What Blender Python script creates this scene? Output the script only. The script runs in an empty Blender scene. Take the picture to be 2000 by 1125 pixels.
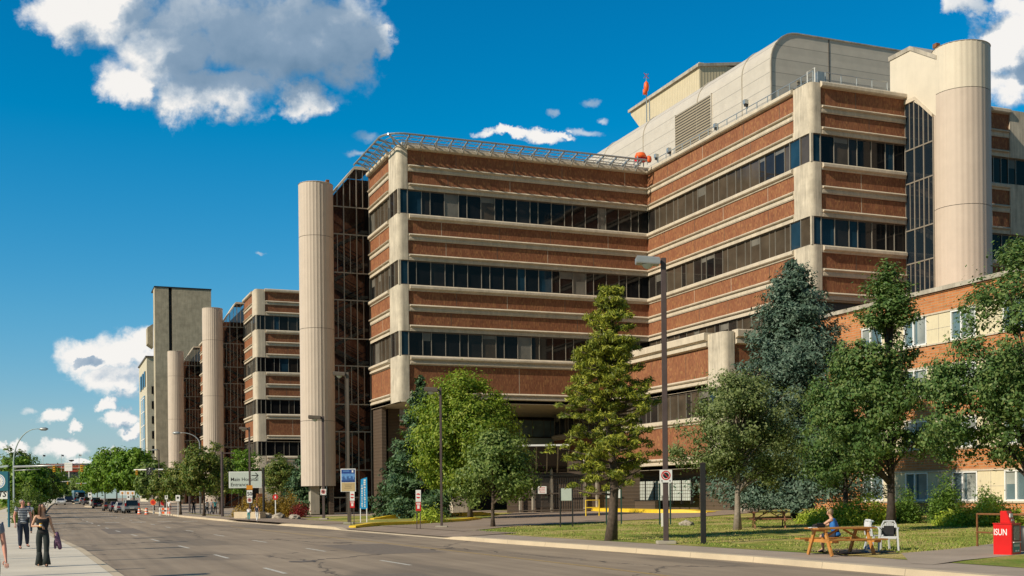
import bpy, bmesh, math, random
import numpy as np
from mathutils import Vector, Matrix, noise as mnoise
R=math.radians
sc=bpy.context.scene
COL=sc.collection
# ------------------------------------------------------------------ camera
F=2274.0; YAW=0.3789; ROLL=0.0096; SY=966.4; CAMZ=1.9
cam_d=bpy.data.cameras.new('camera'); cam=bpy.data.objects.new('camera',cam_d); COL.objects.link(cam)
cam.location=(0,0,CAMZ)
cam.rotation_euler=(Matrix.Rotation(-YAW,3,'Z')@Matrix.Rotation(R(90),3,'X')@Matrix.Rotation(-ROLL,3,'Z')).to_euler()
cam_d.sensor_width=36; cam_d.lens=F/2000*36; cam_d.shift_y=(SY-562.5)/2000
cam_d.clip_start=0.3; cam_d.clip_end=6000
sc.camera=cam
SY_,CY_=math.sin(YAW),math.cos(YAW)
def ray(px,py):
    dx,dy=px-1000,py-SY
    c,s=math.cos(ROLL),math.sin(ROLL)
    a=dx*c-dy*s; b=dx*s+dy*c
    u,v=a/F,-b/F
    return Vector((SY_+u*CY_, CY_-u*SY_, v))
def at(px,D):
    """ground position (x,y) in column px at depth D (metres)"""
    r=ray(px,960); return r.x*D, r.y*D
def onz(px,py,z=0.15):
    r=ray(px,py); t=(z-CAMZ)/r.z
    return r.x*t, r.y*t
# ------------------------------------------------------------------ light
SUN_AZ=R(12); SUN_EL=R(34)
sund=Vector((-math.cos(SUN_AZ)*math.cos(SUN_EL),-math.sin(SUN_AZ)*math.cos(SUN_EL),math.sin(SUN_EL)))
sl=bpy.data.lights.new('sun','SUN'); sl.energy=5.0; sl.angle=R(0.53); sl.color=(1.0,0.88,0.70)
so=bpy.data.objects.new('sun',sl); COL.objects.link(so)
so.rotation_euler=sund.to_track_quat('Z','Y').to_euler(); so.location=(-50,-30,60)
sc.view_settings.view_transform='Standard'; sc.view_settings.look='None'
sc.view_settings.exposure=0.0; sc.view_settings.gamma=1
w=bpy.data.worlds.new('World'); sc.world=w; w.use_nodes=True
class NT:
    def __init__(s,nt): s.nt=nt; s.n=nt.nodes; s.l=nt.links
    def node(s,t,**k):
        n=s.n.new(t)
        for a,b in k.items(): setattr(n,a,b)
        return n
    def lk(s,a,b): s.l.new(a,b)
    def setin(s,sock,v):
        if isinstance(v,bpy.types.NodeSocket): s.lk(v,sock)
        else:
            if sock.type=='RGBA' and len(v)==3: v=(*v,1)
            sock.default_value=v
    def math(s,op,a,b=None,c=None,clamp=False):
        n=s.node('ShaderNodeMath',operation=op,use_clamp=clamp)
        for i,v in enumerate((a,b,c)):
            if v is not None: s.setin(n.inputs[i],v)
        return n.outputs[0]
    def vm(s,op,a,b=None):
        n=s.node('ShaderNodeVectorMath',operation=op)
        s.setin(n.inputs[0],a)
        if b is not None: s.setin(n.inputs[1],b)
        return n.outputs['Value'] if op in('LENGTH','DOT_PRODUCT','DISTANCE') else n.outputs[0]
    def noise(s,vec,scale,detail=3,rough=.5,dist=0,color=False):
        n=s.node('ShaderNodeTexNoise'); s.lk(vec,n.inputs['Vector'])
        n.inputs['Scale'].default_value=scale; n.inputs['Detail'].default_value=detail
        n.inputs['Roughness'].default_value=rough; n.inputs['Distortion'].default_value=dist
        return n.outputs['Color' if color else 'Fac']
    def ramp(s,v,stops):
        n=s.node('ShaderNodeValToRGB'); cr=n.color_ramp
        while len(cr.elements)<len(stops): cr.elements.new(.5)
        for e,(p,c) in zip(cr.elements,stops):
            e.position=p; e.color=(*c,1) if len(c)==3 else c
        s.lk(v,n.inputs[0]); return n.outputs[0]
    def mix(s,f,a,b,mode='MIX'):
        n=s.node('ShaderNodeMix',data_type='RGBA',blend_type=mode)
        s.setin(n.inputs[0],f); s.setin(n.inputs[6],a); s.setin(n.inputs[7],b)
        return n.outputs[2]
    def mapr(s,v,a,b,c=0,d=1,smooth=False):
        n=s.node('ShaderNodeMapRange'); s.setin(n.inputs[0],v)
        for i,x in enumerate((a,b,c,d)): s.setin(n.inputs[i+1],x)
        if smooth: n.interpolation_type='SMOOTHSTEP'
        return n.outputs[0]
    def comb(s,x,y,z):
        n=s.node('ShaderNodeCombineXYZ')
        for i,v in enumerate((x,y,z)): s.setin(n.inputs[i],v)
        return n.outputs[0]
W=NT(w.node_tree); W.n.clear()
sky=W.node('ShaderNodeTexSky',sky_type='NISHITA'); sky.sun_disc=False
sky.sun_elevation=SUN_EL; sky.sun_rotation=math.atan2(sund.x,sund.y); sky.air_density=1.0; sky.dust_density=0.2; sky.ozone_density=3.0
hs=W.node('ShaderNodeHueSaturation'); hs.inputs['Saturation'].default_value=1.28; hs.inputs['Value'].default_value=.95
W.lk(sky.outputs[0],hs.inputs['Color'])
tc=W.node('ShaderNodeTexCoord').outputs['Generated']
# deepen the polarised blue overhead, paler and greener towards the horizon
sep=W.node('ShaderNodeSeparateXYZ'); W.lk(tc,sep.inputs[0])
grade=W.ramp(W.math('MAXIMUM',sep.outputs[2],0.0),[(0.0,(.74,.78,1.12)),(0.06,(.72,.84,.97)),(0.15,(.50,.98,1.04)),(.30,(.0,1.08,1.15)),(1,(.08,.8,.95))])
skyc=W.mix(1.0,hs.outputs[0],grade,'MULTIPLY')
bg=W.node('ShaderNodeBackground'); skyc=W.mix(1.0,skyc,(3.2,4.6,5.8),'DARKEN')
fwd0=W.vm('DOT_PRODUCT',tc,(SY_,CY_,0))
# unseen sky behind the camera tinted warmer and dimmer to shape the ambient light
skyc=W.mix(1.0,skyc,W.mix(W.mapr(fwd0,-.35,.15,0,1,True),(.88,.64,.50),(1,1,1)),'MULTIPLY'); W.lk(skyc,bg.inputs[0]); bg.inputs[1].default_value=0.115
# clouds, laid out by world direction
fw=W.vm('DOT_PRODUCT',tc,(SY_,CY_,0)); rt=W.vm('DOT_PRODUCT',tc,(CY_,-SY_,0))
fwp=W.math('MAXIMUM',fw,0.05)
U=W.math('DIVIDE',rt,fwp); V=W.math('DIVIDE',sep.outputs[2],fwp)
P=W.comb(U,V,0.0)
def cloudfield(P,blobs):
    f=None
    for (cx,cy,rx,ry) in blobs:
        q=W.vm('MULTIPLY',W.vm('SUBTRACT',P,((cx-1000)/F,(SY-cy)/F,0)),(F/rx,F/ry,0))
        d=W.math('SUBTRACT',1.0,W.vm('LENGTH',q))
        f=d if f is None else W.math('MAXIMUM',f,d)
    return f
blobs=[(150,18,110,70),(225,10,140,85),(345,90,165,110),(480,75,225,125),(600,85,165,105),(640,50,150,95),(430,185,140,60),(270,160,75,58),(600,190,70,46),(690,90,70,85),(745,80,48,38),
 (1975,90,62,80),(2010,160,80,60),(2000,30,70,50),(1905,15,60,26),(2040,80,120,120),
 (190,680,84,46),(250,675,90,56),(225,730,85,44),(290,655,60,36),(300,710,65,66),
 (90,797,46,22),(240,805,42,24),(210,775,28,16),(160,824,26,12),(130,865,62,24),(35,860,40,12),(262,832,38,14),(225,868,34,10),(20,905,45,8),(170,890,45,8),
 (1060,268,62,18),(990,268,60,12),(1110,262,46,9)]
faint=[(1085,222,18,9),(1180,236,20,8),(1160,203,22,10),(725,262,28,14),(700,297,26,9),(515,490,14,5),(60,797,20,9),(1145,262,40,9),(1085,224,10,5)]
greyb=[(520,60,300,150),(640,90,170,140),(380,20,160,90),(400,120,110,110),(470,150,150,70),(185,688,50,14),(1900,10,80,40),(2030,150,90,40)]
wc=W.vm('SUBTRACT',W.noise(P,14,6,.62,0,True),(.5,.5,.5))
wf=W.vm('SUBTRACT',W.noise(P,46,5,.65,0,True),(.5,.5,.5))
def cdens(Q):
    f=cloudfield(W.vm('ADD',W.vm('ADD',Q,W.vm('MULTIPLY',wc,(.085,.060,0))),W.vm('MULTIPLY',wf,(.022,.017,0))),blobs)
    n=W.noise(Q,22,8,.56,.2)
    return W.math('ADD',f,W.math('MULTIPLY',W.math('SUBTRACT',n,.5),1.5)),f,n
dens,f0,n1=cdens(P)
alpha=W.mapr(dens,.0,.52,0,1,True)
fa=cloudfield(W.vm('ADD',P,W.vm('MULTIPLY',wf,(.020,.014,0))),faint)
fn=W.noise(P,60,5,.6)
alpha=W.math('MAXIMUM',alpha,W.math('MULTIPLY',W.mapr(W.math('ADD',fa,W.math('SUBTRACT',fn,.5)),.0,.8,0,1,True),.55))
gm=W.mapr(W.math('ADD',cloudfield(W.vm('ADD',P,W.vm('MULTIPLY',wc,(.07,.06,0))),greyb),W.math('MULTIPLY',W.math('SUBTRACT',W.noise(P,16,5,.55),.5),.5)),.0,.45,0,1,True)
dens2,f2,n2=cdens(W.vm('ADD',P,(-.014,.020,0)))
grad=W.math('MULTIPLY',W.math('SUBTRACT',dens,dens2),.75)
big=W.noise(P,7,4,.5)
thick=W.mapr(W.math('ADD',f0,W.math('MULTIPLY',W.math('SUBTRACT',big,.5),2.2)),.22,.85,0,1,True)
lit=W.math('ADD',W.math('SUBTRACT',W.math('SUBTRACT',.86,W.math('MULTIPLY',thick,.16)),W.math('MULTIPLY',gm,.50)),W.math('MULTIPLY',grad,W.mapr(gm,0,1,1.0,.45)),clamp=True)
ccol=W.ramp(lit,[(0,(.16,.27,.40)),(.35,(.27,.38,.51)),(.62,(.58,.65,.72)),(.85,(1.0,.97,.93))])
bgc=W.node('ShaderNodeBackground'); W.lk(ccol,bgc.inputs[0]); bgc.inputs[1].default_value=.95
front=W.math('GREATER_THAN',fw,.2)
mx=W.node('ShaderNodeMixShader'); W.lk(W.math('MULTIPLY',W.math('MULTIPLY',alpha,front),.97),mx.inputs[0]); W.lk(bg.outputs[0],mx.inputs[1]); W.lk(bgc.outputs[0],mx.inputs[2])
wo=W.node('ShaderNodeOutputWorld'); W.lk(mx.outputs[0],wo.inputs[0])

# ------------------------------------------------------------------ materials
M={}
def newmat(name):
    m=bpy.data.materials.new(name); m.use_nodes=True
    t=NT(m.node_tree); t.n.clear()
    b=t.node('ShaderNodeBsdfPrincipled'); o=t.node('ShaderNodeOutputMaterial'); t.lk(b.outputs[0],o.inputs[0])
    M[name]=m; return m,t,b,o
def bump(t,b,h,st=.3,d=.02):
    n=t.node('ShaderNodeBump'); n.inputs['Strength'].default_value=st; n.inputs['Distance'].default_value=d
    t.lk(h,n.inputs['Height']); t.lk(n.outputs[0],b.inputs['Normal'])
def simple(name,c,rough=.6,var=.15,scale=3,metal=0,spec=.5,bmp=0):
    m,t,b,o=newmat(name)
    p=t.node('ShaderNodeNewGeometry').outputs['Position']
    n=t.noise(p,scale,5,.6)
    lo=tuple(x*(1-var) for x in c); hi=tuple(min(1,x*(1+var)) for x in c)
    t.lk(t.ramp(n,[(.3,lo),(.7,hi)]),b.inputs['Base Color'])
    b.inputs['Roughness'].default_value=rough; b.inputs['Metallic'].default_value=metal
    b.inputs['Specular IOR Level'].default_value=spec
    if bmp: bump(t,b,n,bmp,.01)
    return m
def wallcoord(t):
    p=t.node('ShaderNodeNewGeometry').outputs['Position']
    s=t.node('ShaderNodeSeparateXYZ'); t.lk(p,s.inputs[0])
    return p,s,t.math('ADD',s.outputs[0],s.outputs[1])
def brickmat(name,c1,c2,c3,bw,bh,mortar,ms=.012,vert=False,streak=.5,speck=.35):
    m,t,b,o=newmat(name)
    p,s,h=wallcoord(t)
    br=t.node('ShaderNodeTexBrick')
    v=t.comb(s.outputs[2],h,0.0) if vert else t.comb(h,s.outputs[2],0.0)
    t.lk(v,br.inputs['Vector'])
    br.inputs['Scale'].default_value=1; br.inputs['Brick Width'].default_value=bw; br.inputs['Row Height'].default_value=bh
    br.inputs['Mortar Size'].default_value=ms; br.inputs['Mortar Smooth'].default_value=.3
    br.inputs['Color1'].default_value=(*c1,1); br.inputs['Color2'].default_value=(*c2,1); br.inputs['Mortar'].default_value=(*mortar,1)
    # patches of other firings, and vertical weather streaks
    n=t.noise(t.vm('MULTIPLY',p,(1,1,.55)),.8,5,.65)
    c=t.mix(t.mapr(n,.40,.75,0,.55),br.outputs['Color'],t.mix(1,br.outputs['Color'],c3,'MULTIPLY'))
    # single bricks burnt darker or more golden
    wn=t.node('ShaderNodeTexWhiteNoise',noise_dimensions='2D'); t.lk(t.comb(t.math('FLOOR',t.math('DIVIDE',h,bh if vert else bw)),t.math('FLOOR',t.math('DIVIDE',s.outputs[2],bw if vert else bh)),0.0),wn.inputs['Vector'])
    c=t.mix(t.mapr(wn.outputs[0],.72,1.0,0,speck*1.6),c,(.50,.28,.11)); c=t.mix(t.mapr(wn.outputs[0],.30,0.0,0,speck*1.7),c,(.13,.06,.038))
    n2=t.noise(t.comb(h,t.math('MULTIPLY',s.outputs[2],.12),0.0),5.5,4,.7)
    dk=t.mapr(n2,.3,.7,1-streak*.55,1+streak*.3)
    c=t.mix(1,c,t.comb(dk,dk,dk),'MULTIPLY')
    t.lk(c,b.inputs['Base Color']); b.inputs['Roughness'].default_value=.85
    b.inputs['Specular IOR Level'].default_value=.2
    bump(t,b,br.outputs['Fac'],-.25,.01)
    return m
def concrete(name,c,ribs=0,streak=.25,joint=0,spot=.12,rough=.85,drips=.28):
    m,t,b,o=newmat(name)
    p,s,h=wallcoord(t)
    n=t.noise(p,.9,6,.65)
    n2=t.noise(t.comb(h,t.math('MULTIPLY',s.outputs[2],.06),0.0),4,5,.7)
    k=t.math('ADD',t.mapr(n,.3,.7,1-spot,1+spot),t.mapr(n2,.3,.7,-streak/2,streak/2))
    c=t.mix(1,c,t.comb(k,k,k),'MULTIPLY')
    drip=t.noise(t.comb(t.math('MULTIPLY',h,3.2),t.math('MULTIPLY',s.outputs[2],.22),0.0),2.2,6,.75)
    c=t.mix(t.mapr(drip,.56,.72,0,drips),c,(.15,.13,.10))
    if joint:
        z=t.math('FRACT',t.math('DIVIDE',s.outputs[2],joint))
        j=t.math('LESS_THAN',z,.03/joint)
        hh=t.math('LESS_THAN',t.math('FRACT',t.math('DIVIDE',h,joint*.9)),.02/joint)
        c=t.mix(t.math('MULTIPLY',t.math('MAXIMUM',j,hh),.4),c,(.10,.09,.075))
    t.lk(c,b.inputs['Base Color']); b.inputs['Roughness'].default_value=rough
    b.inputs['Specular IOR Level'].default_value=.25
    bump(t,b,t.noise(p,9,5,.6),.25,.01)
    return m
brickmat('brown brick',(.35,.142,.070),(.26,.097,.050),(.60,.44,.45),.21,.085,(.22,.12,.07),.010,vert=True,streak=.26,speck=.24)
brickmat('orange brick',(.58,.23,.085),(.50,.175,.062),(.85,.8,.75),.60,.16,(.42,.30,.19),.022,streak=.2,speck=.12)
brickmat('far red brick',(.34,.05,.035),(.30,.045,.035),(.8,.8,.8),.6,.2,(.2,.08,.06),.01,streak=.2)
concrete('buff concrete',(.56,.485,.385),streak=.30)
concrete('pier concrete',(.52,.46,.37),streak=.6,spot=.2)
concrete('tower cladding',(.57,.48,.405),streak=.04,drips=.06,spot=.05,rough=.6)
concrete('cap cladding',(.66,.59,.48),streak=.04,drips=.08,spot=.05,rough=.6)
concrete('grey board concrete',(.46,.40,.30),streak=.35,joint=3.6,spot=.2)
concrete('pale panel',(.58,.53,.42),streak=.1,joint=3.2)
simple('joint sealant',(.50,.42,.355),.8,.05)
concrete('soffit concrete',(.42,.36,.28),streak=.1,joint=2.4)
concrete('cream panel',(.68,.60,.42),streak=.05,spot=.05)
concrete('weathered coping',(.40,.36,.30),streak=.5,spot=.3)
concrete('footing concrete',(.42,.38,.31),streak=.2)
def metalpanel(name,c,sp,axis='z',rough=.45,dark=.6,wd=.05):
    m,t,b,o=newmat(name)
    p,s,h=wallcoord(t)
    src=s.outputs[2] if axis=='z' else h
    fr=t.math('FRACT',t.math('DIVIDE',src,sp))
    j=t.math('LESS_THAN',fr,wd)
    n=t.noise(p,1.1,5,.6); k=t.mapr(n,.3,.7,.93,1.06)
    col=t.mix(1,c,t.comb(k,k,k),'MULTIPLY')
    col=t.mix(j,col,tuple(x*dark for x in c))
    t.lk(col,b.inputs['Base Color']); b.inputs['Roughness'].default_value=rough
    rid=t.math('ABSOLUTE',t.math('SUBTRACT',fr,.5))
    bump(t,b,rid,.5,.05)
    return m
metalpanel('penthouse panel',(.55,.50,.43),1.15,'z',.5)
metalpanel('ribbed siding',(.62,.53,.36),.35,'h',.55,.7,.15)
metalpanel('louvre',(.36,.30,.21),.26,'z',.6,.12,.45)
metalpanel('brown corrugated',(.10,.07,.05),.3,'z',.6,.5,.1)
metalpanel('garage slats',(.33,.35,.35),.28,'z',.5,.3,.22)
def glassmat(name,c,rough=.04,spec=.8,var=0.3):
    m,t,b,o=newmat(name)
    p=t.node('ShaderNodeNewGeometry').outputs['Position']
    n=t.noise(p,.7,3,.5)
    t.lk(t.ramp(n,[(.3,tuple(x*(1-var) for x in c)),(.7,tuple(x*(1+var) for x in c))]),b.inputs['Base Color'])
    b.inputs['Roughness'].default_value=rough; b.inputs['Specular IOR Level'].default_value=spec
    b.inputs['IOR'].default_value=1.5
    return m
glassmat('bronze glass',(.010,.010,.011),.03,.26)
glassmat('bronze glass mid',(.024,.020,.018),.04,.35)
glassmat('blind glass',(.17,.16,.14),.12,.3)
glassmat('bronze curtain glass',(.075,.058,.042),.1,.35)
glassmat('blue glass',(.013,.038,.065),.03,.26)
glassmat('bright blue glass',(.16,.30,.45),.05,1)
glassmat('grey window glass',(.10,.15,.17),.05,.8)
glassmat('curtain window glass',(.30,.32,.30),.2,.6)
glassmat('recess glass',(.22,.30,.34),.08,.5)
glassmat('glass block',(.52,.56,.52),.15,.5,.08)
glassmat('car glass',(.012,.014,.016),.03,.9)
def seethrough():
    m,t,b,o=newmat('stair glass')
    b.inputs['Base Color'].default_value=(.012,.02,.03,1); b.inputs['Roughness'].default_value=.03
    tr=t.node('ShaderNodeBsdfTransparent'); tr.inputs[0].default_value=(.60,.60,.62,1)
    fr=t.node('ShaderNodeFresnel'); fr.inputs[0].default_value=1.5
    mx=t.node('ShaderNodeMixShader'); t.lk(t.math('ADD',t.math('MULTIPLY',fr.outputs[0],.8),.07,clamp=True),mx.inputs[0])
    t.lk(tr.outputs[0],mx.inputs[1]); t.lk(b.outputs[0],mx.inputs[2]); t.lk(mx.outputs[0],o.inputs[0])
seethrough()
simple('mullion',(.13,.105,.085),.45,.1,metal=.3)
simple('light mullion',(.30,.27,.23),.45,.1,metal=.3)
simple('white frame',(.80,.80,.80),.4,.04)
simple('white paint',(.74,.73,.70),.5,.05)
simple('galvanised steel',(.42,.44,.44),.4,.12,metal=.6)
simple('aluminium lamp',(.36,.38,.39),.4,.1,metal=.4)
simple('green grey pole',(.36,.45,.46),.5,.1)
simple('brown post',(.085,.06,.058),.5,.15)
simple('black steel',(.022,.021,.021),.45,.2)
simple('dark green steel',(.016,.055,.045),.5,.2)
simple('rust brown rail',(.22,.09,.03),.55,.35,8)
simple('yellow paint',(.75,.50,.02),.6,.15,2)
simple('signal yellow',(.80,.40,.01),.45,.05)
simple('lens dark',(.02,.02,.02),.2,.1)
simple('orange plastic',(.85,.13,.02),.5,.1)
simple('red paint',(.62,.012,.012),.28,.08)
simple('sign red',(.58,.025,.025),.4,.05)
simple('sign white',(.78,.78,.77),.4,.03)
simple('sign grey green',(.50,.56,.52),.45,.04)
simple('sign black',(.015,.015,.015),.5,.1)
simple('sign teal',(.02,.14,.20),.4,.05)
simple('sign orange',(.62,.25,.01),.5,.05)
simple('banner blue',(.015,.30,.62),.5,.12)
simple('poster navy',(.02,.06,.25),.4,.25,6)
simple('poster sky',(.13,.30,.62),.4,.2,4)
simple('poster sand',(.50,.38,.20),.4,.1,4)
simple('newsprint',(.35,.30,.26),.6,.5,25)
simple('teal print',(.03,.22,.20),.5,.3,10)
simple('cedar wood',(.50,.22,.05),.6,.25,6)
simple('dark wood',(.26,.11,.06),.65,.25,6)
simple('white plastic',(.56,.57,.58),.35,.05)
simple('beam timber',(.40,.26,.16),.7,.2)
simple('skin',(.56,.31,.20),.5,.08,12)
simple('skin red',(.62,.28,.20),.5,.08,12)
simple('brown hair',(.09,.035,.018),.45,.4,40)
simple('blond hair',(.30,.20,.11),.5,.35,40)
simple('grey hair',(.30,.26,.22),.6,.3,40)
simple('black cloth',(.012,.012,.014),.8,.3,9)
simple('denim',(.022,.032,.055),.85,.3,9)
simple('dark green denim',(.018,.026,.026),.85,.35,9)
simple('blue cloth',(.02,.16,.50),.7,.15,9)
simple('navy cloth',(.012,.020,.045),.8,.2,9)
simple('white cloth',(.68,.68,.70),.8,.08,9)
simple('teal cloth',(.05,.30,.33),.8,.15,9)
simple('purple cloth',(.16,.08,.15),.75,.35,14)
simple('grey cloth',(.17,.19,.24),.8,.2,9)
simple('shoe brown',(.07,.035,.025),.6,.2)
simple('tyre',(.018,.018,.018),.85,.2)
simple('rim',(.40,.40,.41),.3,.1,metal=.8)
simple('tail lamp',(.45,.01,.01),.2,.05)
simple('head lamp',(.85,.85,.82),.15,.05)
simple('number plate',(.70,.70,.66),.4,.05)
simple('bumper black',(.03,.03,.032),.6,.2)
for n_,c_ in (('silver',(.34,.35,.36)),('white',(.72,.72,.71)),('maroon',(.18,.018,.03)),('purple grey',(.13,.10,.14)),('black',(.018,.018,.022)),('blue',(.03,.20,.38)),('bronze',(.22,.17,.12))):
    m=simple('car paint '+n_,c_,.25,.04,metal=.2); m.node_tree.nodes['Principled BSDF'].inputs['Coat Weight'].default_value=.6
def stripes():
    m,t,b,o=newmat('striped cloth')
    s=t.node('ShaderNodeSeparateXYZ'); t.lk(t.node('ShaderNodeNewGeometry').outputs['Position'],s.inputs[0])
    f=t.math('LESS_THAN',t.math('FRACT',t.math('MULTIPLY',s.outputs[2],17.0)),.36)
    t.lk(t.mix(f,(.035,.045,.075),(.62,.64,.68)),b.inputs['Base Color']); b.inputs['Roughness'].default_value=.85
stripes()
def asphalt():
    m,t,b,o=newmat('asphalt')
    g=t.node('ShaderNodeNewGeometry').outputs['Position']
    s=t.node('ShaderNodeSeparateXYZ'); t.lk(g,s.inputs[0])
    fine=t.noise(g,55,4,.7); mid=t.noise(g,.35,6,.6)
    lane=t.noise(t.comb(s.outputs[0],t.math('MULTIPLY',s.outputs[1],.025),0.0),1.6,5,.6)
    k=t.math('ADD',t.math('ADD',t.mapr(mid,.3,.7,.86,1.12),t.mapr(lane,.3,.7,-.20,.20)),t.mapr(fine,.2,.8,-.18,.18))
    c=t.mix(1,(.31,.24,.17),t.comb(k,k,k),'MULTIPLY')
    # tar-filled cracks
    v=t.node('ShaderNodeTexVoronoi',feature='DISTANCE_TO_EDGE'); v.inputs['Scale'].default_value=.11
    t.lk(t.vm('ADD',t.vm('MULTIPLY',g,(1.0,.6,1)),t.vm('MULTIPLY',t.noise(g,.8,4,.6,color=True),(1.6,1.6,0))),v.inputs['Vector'])
    c=t.mix(t.math('MULTIPLY',t.math('LESS_THAN',v.outputs['Distance'],.0045),.7),c,(.035,.032,.03))
    # dark patched rectangles
    pt=t.noise(t.vm('MULTIPLY',g,(.5,.12,1)),.5,2,.4)
    c=t.mix(t.math('MULTIPLY',t.mapr(pt,.56,.60),.35),c,(.075,.066,.057))
    t.lk(c,b.inputs['Base Color']); b.inputs['Roughness'].default_value=.8; b.inputs['Specular IOR Level'].default_value=.3
    bump(t,b,fine,.35,.01)
asphalt()
def paving(name,c,jy,jx=0,var=.14):
    m,t,b,o=newmat(name)
    g=t.node('ShaderNodeNewGeometry').outputs['Position']
    s=t.node('ShaderNodeSeparateXYZ'); t.lk(g,s.inputs[0])
    n=t.noise(g,.5,6,.6); n2=t.noise(g,40,3,.6)
    k=t.math('ADD',t.mapr(n,.3,.7,1-var,1+var),t.mapr(n2,.2,.8,-.07,.07))
    c=t.mix(1,c,t.comb(k,k,k),'MULTIPLY')
    j=t.math('LESS_THAN',t.math('FRACT',t.math('DIVIDE',s.outputs[1],jy)),.018/jy)
    c=t.mix(t.math('MULTIPLY',j,.6),c,(.09,.08,.07))
    t.lk(c,b.inputs['Base Color']); b.inputs['Roughness'].default_value=.85; b.inputs['Specular IOR Level'].default_value=.25
    bump(t,b,n2,.2,.01)
paving('pale paving',(.64,.57,.46),1.5)
paving('grey paving',(.37,.30,.235),1.6)
paving('kerb stone',(.54,.44,.31),3.0)
paving('drive asphalt',(.30,.23,.175),300)
def marking(name,c):
    m,t,b,o=newmat(name)
    g=t.node('ShaderNodeNewGeometry').outputs['Position']
    n=t.noise(g,7,6,.75)
    t.lk(t.mix(t.mapr(n,.50,.66,0,.8),c,(.16,.135,.11)),b.inputs['Base Color']); b.inputs['Roughness'].default_value=.7
marking('road white',(.62,.58,.50)); marking('road yellow',(.46,.30,.10))
def grassmat():
    m,t,b,o=newmat('grass')
    g=t.node('ShaderNodeNewGeometry').outputs['Position']
    a=t.noise(g,.22,5,.6); f=t.noise(g,9,5,.75); d=t.noise(g,1.3,5,.65)
    c=t.ramp(a,[(.38,(.15,.23,.035)),(.48,(.28,.30,.06)),(.58,(.50,.41,.16))])
    c=t.mix(t.mapr(d,.45,.70,0,.8),c,(.36,.27,.10))
    k=t.mapr(f,.25,.75,.62,1.35)
    c=t.mix(1,c,t.comb(k,k,k),'MULTIPLY')
    t.lk(c,b.inputs['Base Color']); b.inputs['Roughness'].default_value=.9; b.inputs['Specular IOR Level'].default_value=.1
    bump(t,b,f,.8,.06)
grassmat()
simple('earth',(.20,.15,.09),.95,.3,.6,bmp=.4)
def bladesmat():
    m,t,b,o=newmat('grass blades')
    g=t.node('ShaderNodeNewGeometry')
    a=t.noise(g.outputs['Position'],.35,4,.6)
    c=t.ramp(t.math('ADD',t.math('MULTIPLY',a,.7),t.math('MULTIPLY',g.outputs['Random Per Island'],.35)),[(.35,(.14,.23,.035)),(.55,(.25,.29,.06)),(.72,(.44,.38,.15))])
    t.lk(c,b.inputs['Base Color']); b.inputs['Roughness'].default_value=.8; b.inputs['Specular IOR Level'].default_value=.15
bladesmat()
def leafmat(name,c1,c2,c3,trans=.3,rough=.5):
    m,t,b,o=newmat(name)
    g=t.node('ShaderNodeNewGeometry')
    r=g.outputs['Random Per Island']
    n=t.noise(g.outputs['Position'],.9,3,.5)
    c=t.ramp(t.math('ADD',t.math('MULTIPLY',r,.6),t.math('MULTIPLY',n,.45)),[(.2,c1),(.5,c2),(.85,c3)])
    t.lk(c,b.inputs['Base Color']); b.inputs['Roughness'].default_value=rough; b.inputs['Specular IOR Level'].default_value=.25
    tl=t.node('ShaderNodeBsdfTranslucent'); t.lk(t.mix(1,c,(1.3,1.35,.5),'MULTIPLY'),tl.inputs[0])
    mx=t.node('ShaderNodeMixShader'); mx.inputs[0].default_value=trans
    t.lk(b.outputs[0],mx.inputs[1]); t.lk(tl.outputs[0],mx.inputs[2]); t.lk(mx.outputs[0],o.inputs[0])
leafmat('lime leaf',(.095,.175,.016),(.20,.285,.030),(.37,.42,.072),.35)
leafmat('mid leaf',(0.079,0.136,0.031),(0.151,0.222,0.055),(0.288,0.352,0.107),.3)
leafmat('silver leaf',(.085,.13,.040),(.16,.21,.070),(.30,.34,.15),.3)
leafmat('dark leaf',(0.034,0.076,0.020),(0.068,0.128,0.027),(0.128,0.196,0.051),.25)
leafmat('oak leaf',(0.051,0.103,0.031),(0.096,0.179,0.046),(0.217,0.274,0.091),.25)
leafmat('elm leaf',(0.072,0.161,0.016),(0.137,0.250,0.023),(0.225,0.338,0.048),.3)
leafmat('linden leaf',(0.067,0.126,0.024),(0.134,0.193,0.037),(0.286,0.269,0.076),.3)
leafmat('pine needle',(0.076,0.114,0.015),(0.190,0.222,0.025),(0.430,0.430,0.057),.15)
leafmat('spruce needle',(0.043,0.082,0.055),(0.081,0.134,0.094),(0.170,0.238,0.176),.1)
leafmat('dark spruce needle',(0.029,0.072,0.029),(0.065,0.124,0.052),(0.137,0.215,0.098),.1)
leafmat('juniper leaf',(0.179,0.276,0.028),(0.344,0.442,0.048),(0.552,0.607,0.097),.2)
leafmat('cedar leaf',(0.063,0.137,0.025),(0.116,0.210,0.034),(0.189,0.294,0.053),.2)
leafmat('amber leaf',(0.165,0.105,0.015),(0.300,0.195,0.030),(0.450,0.300,0.060),.25)
leafmat('red leaf',(.16,.012,.02),(.25,.02,.03),(.3,.05,.04),.25)
simple('bark',(.085,.062,.045),.9,.4,9,bmp=.6)
simple('pale bark',(.24,.20,.16),.9,.3,9,bmp=.4)
simple('dark bark',(.045,.034,.028),.9,.4,9,bmp=.6)
simple('dirt',(.16,.11,.07),.95,.3,2)
simple('stone',(.36,.31,.25),.9,.25,4,bmp=.5)
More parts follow.
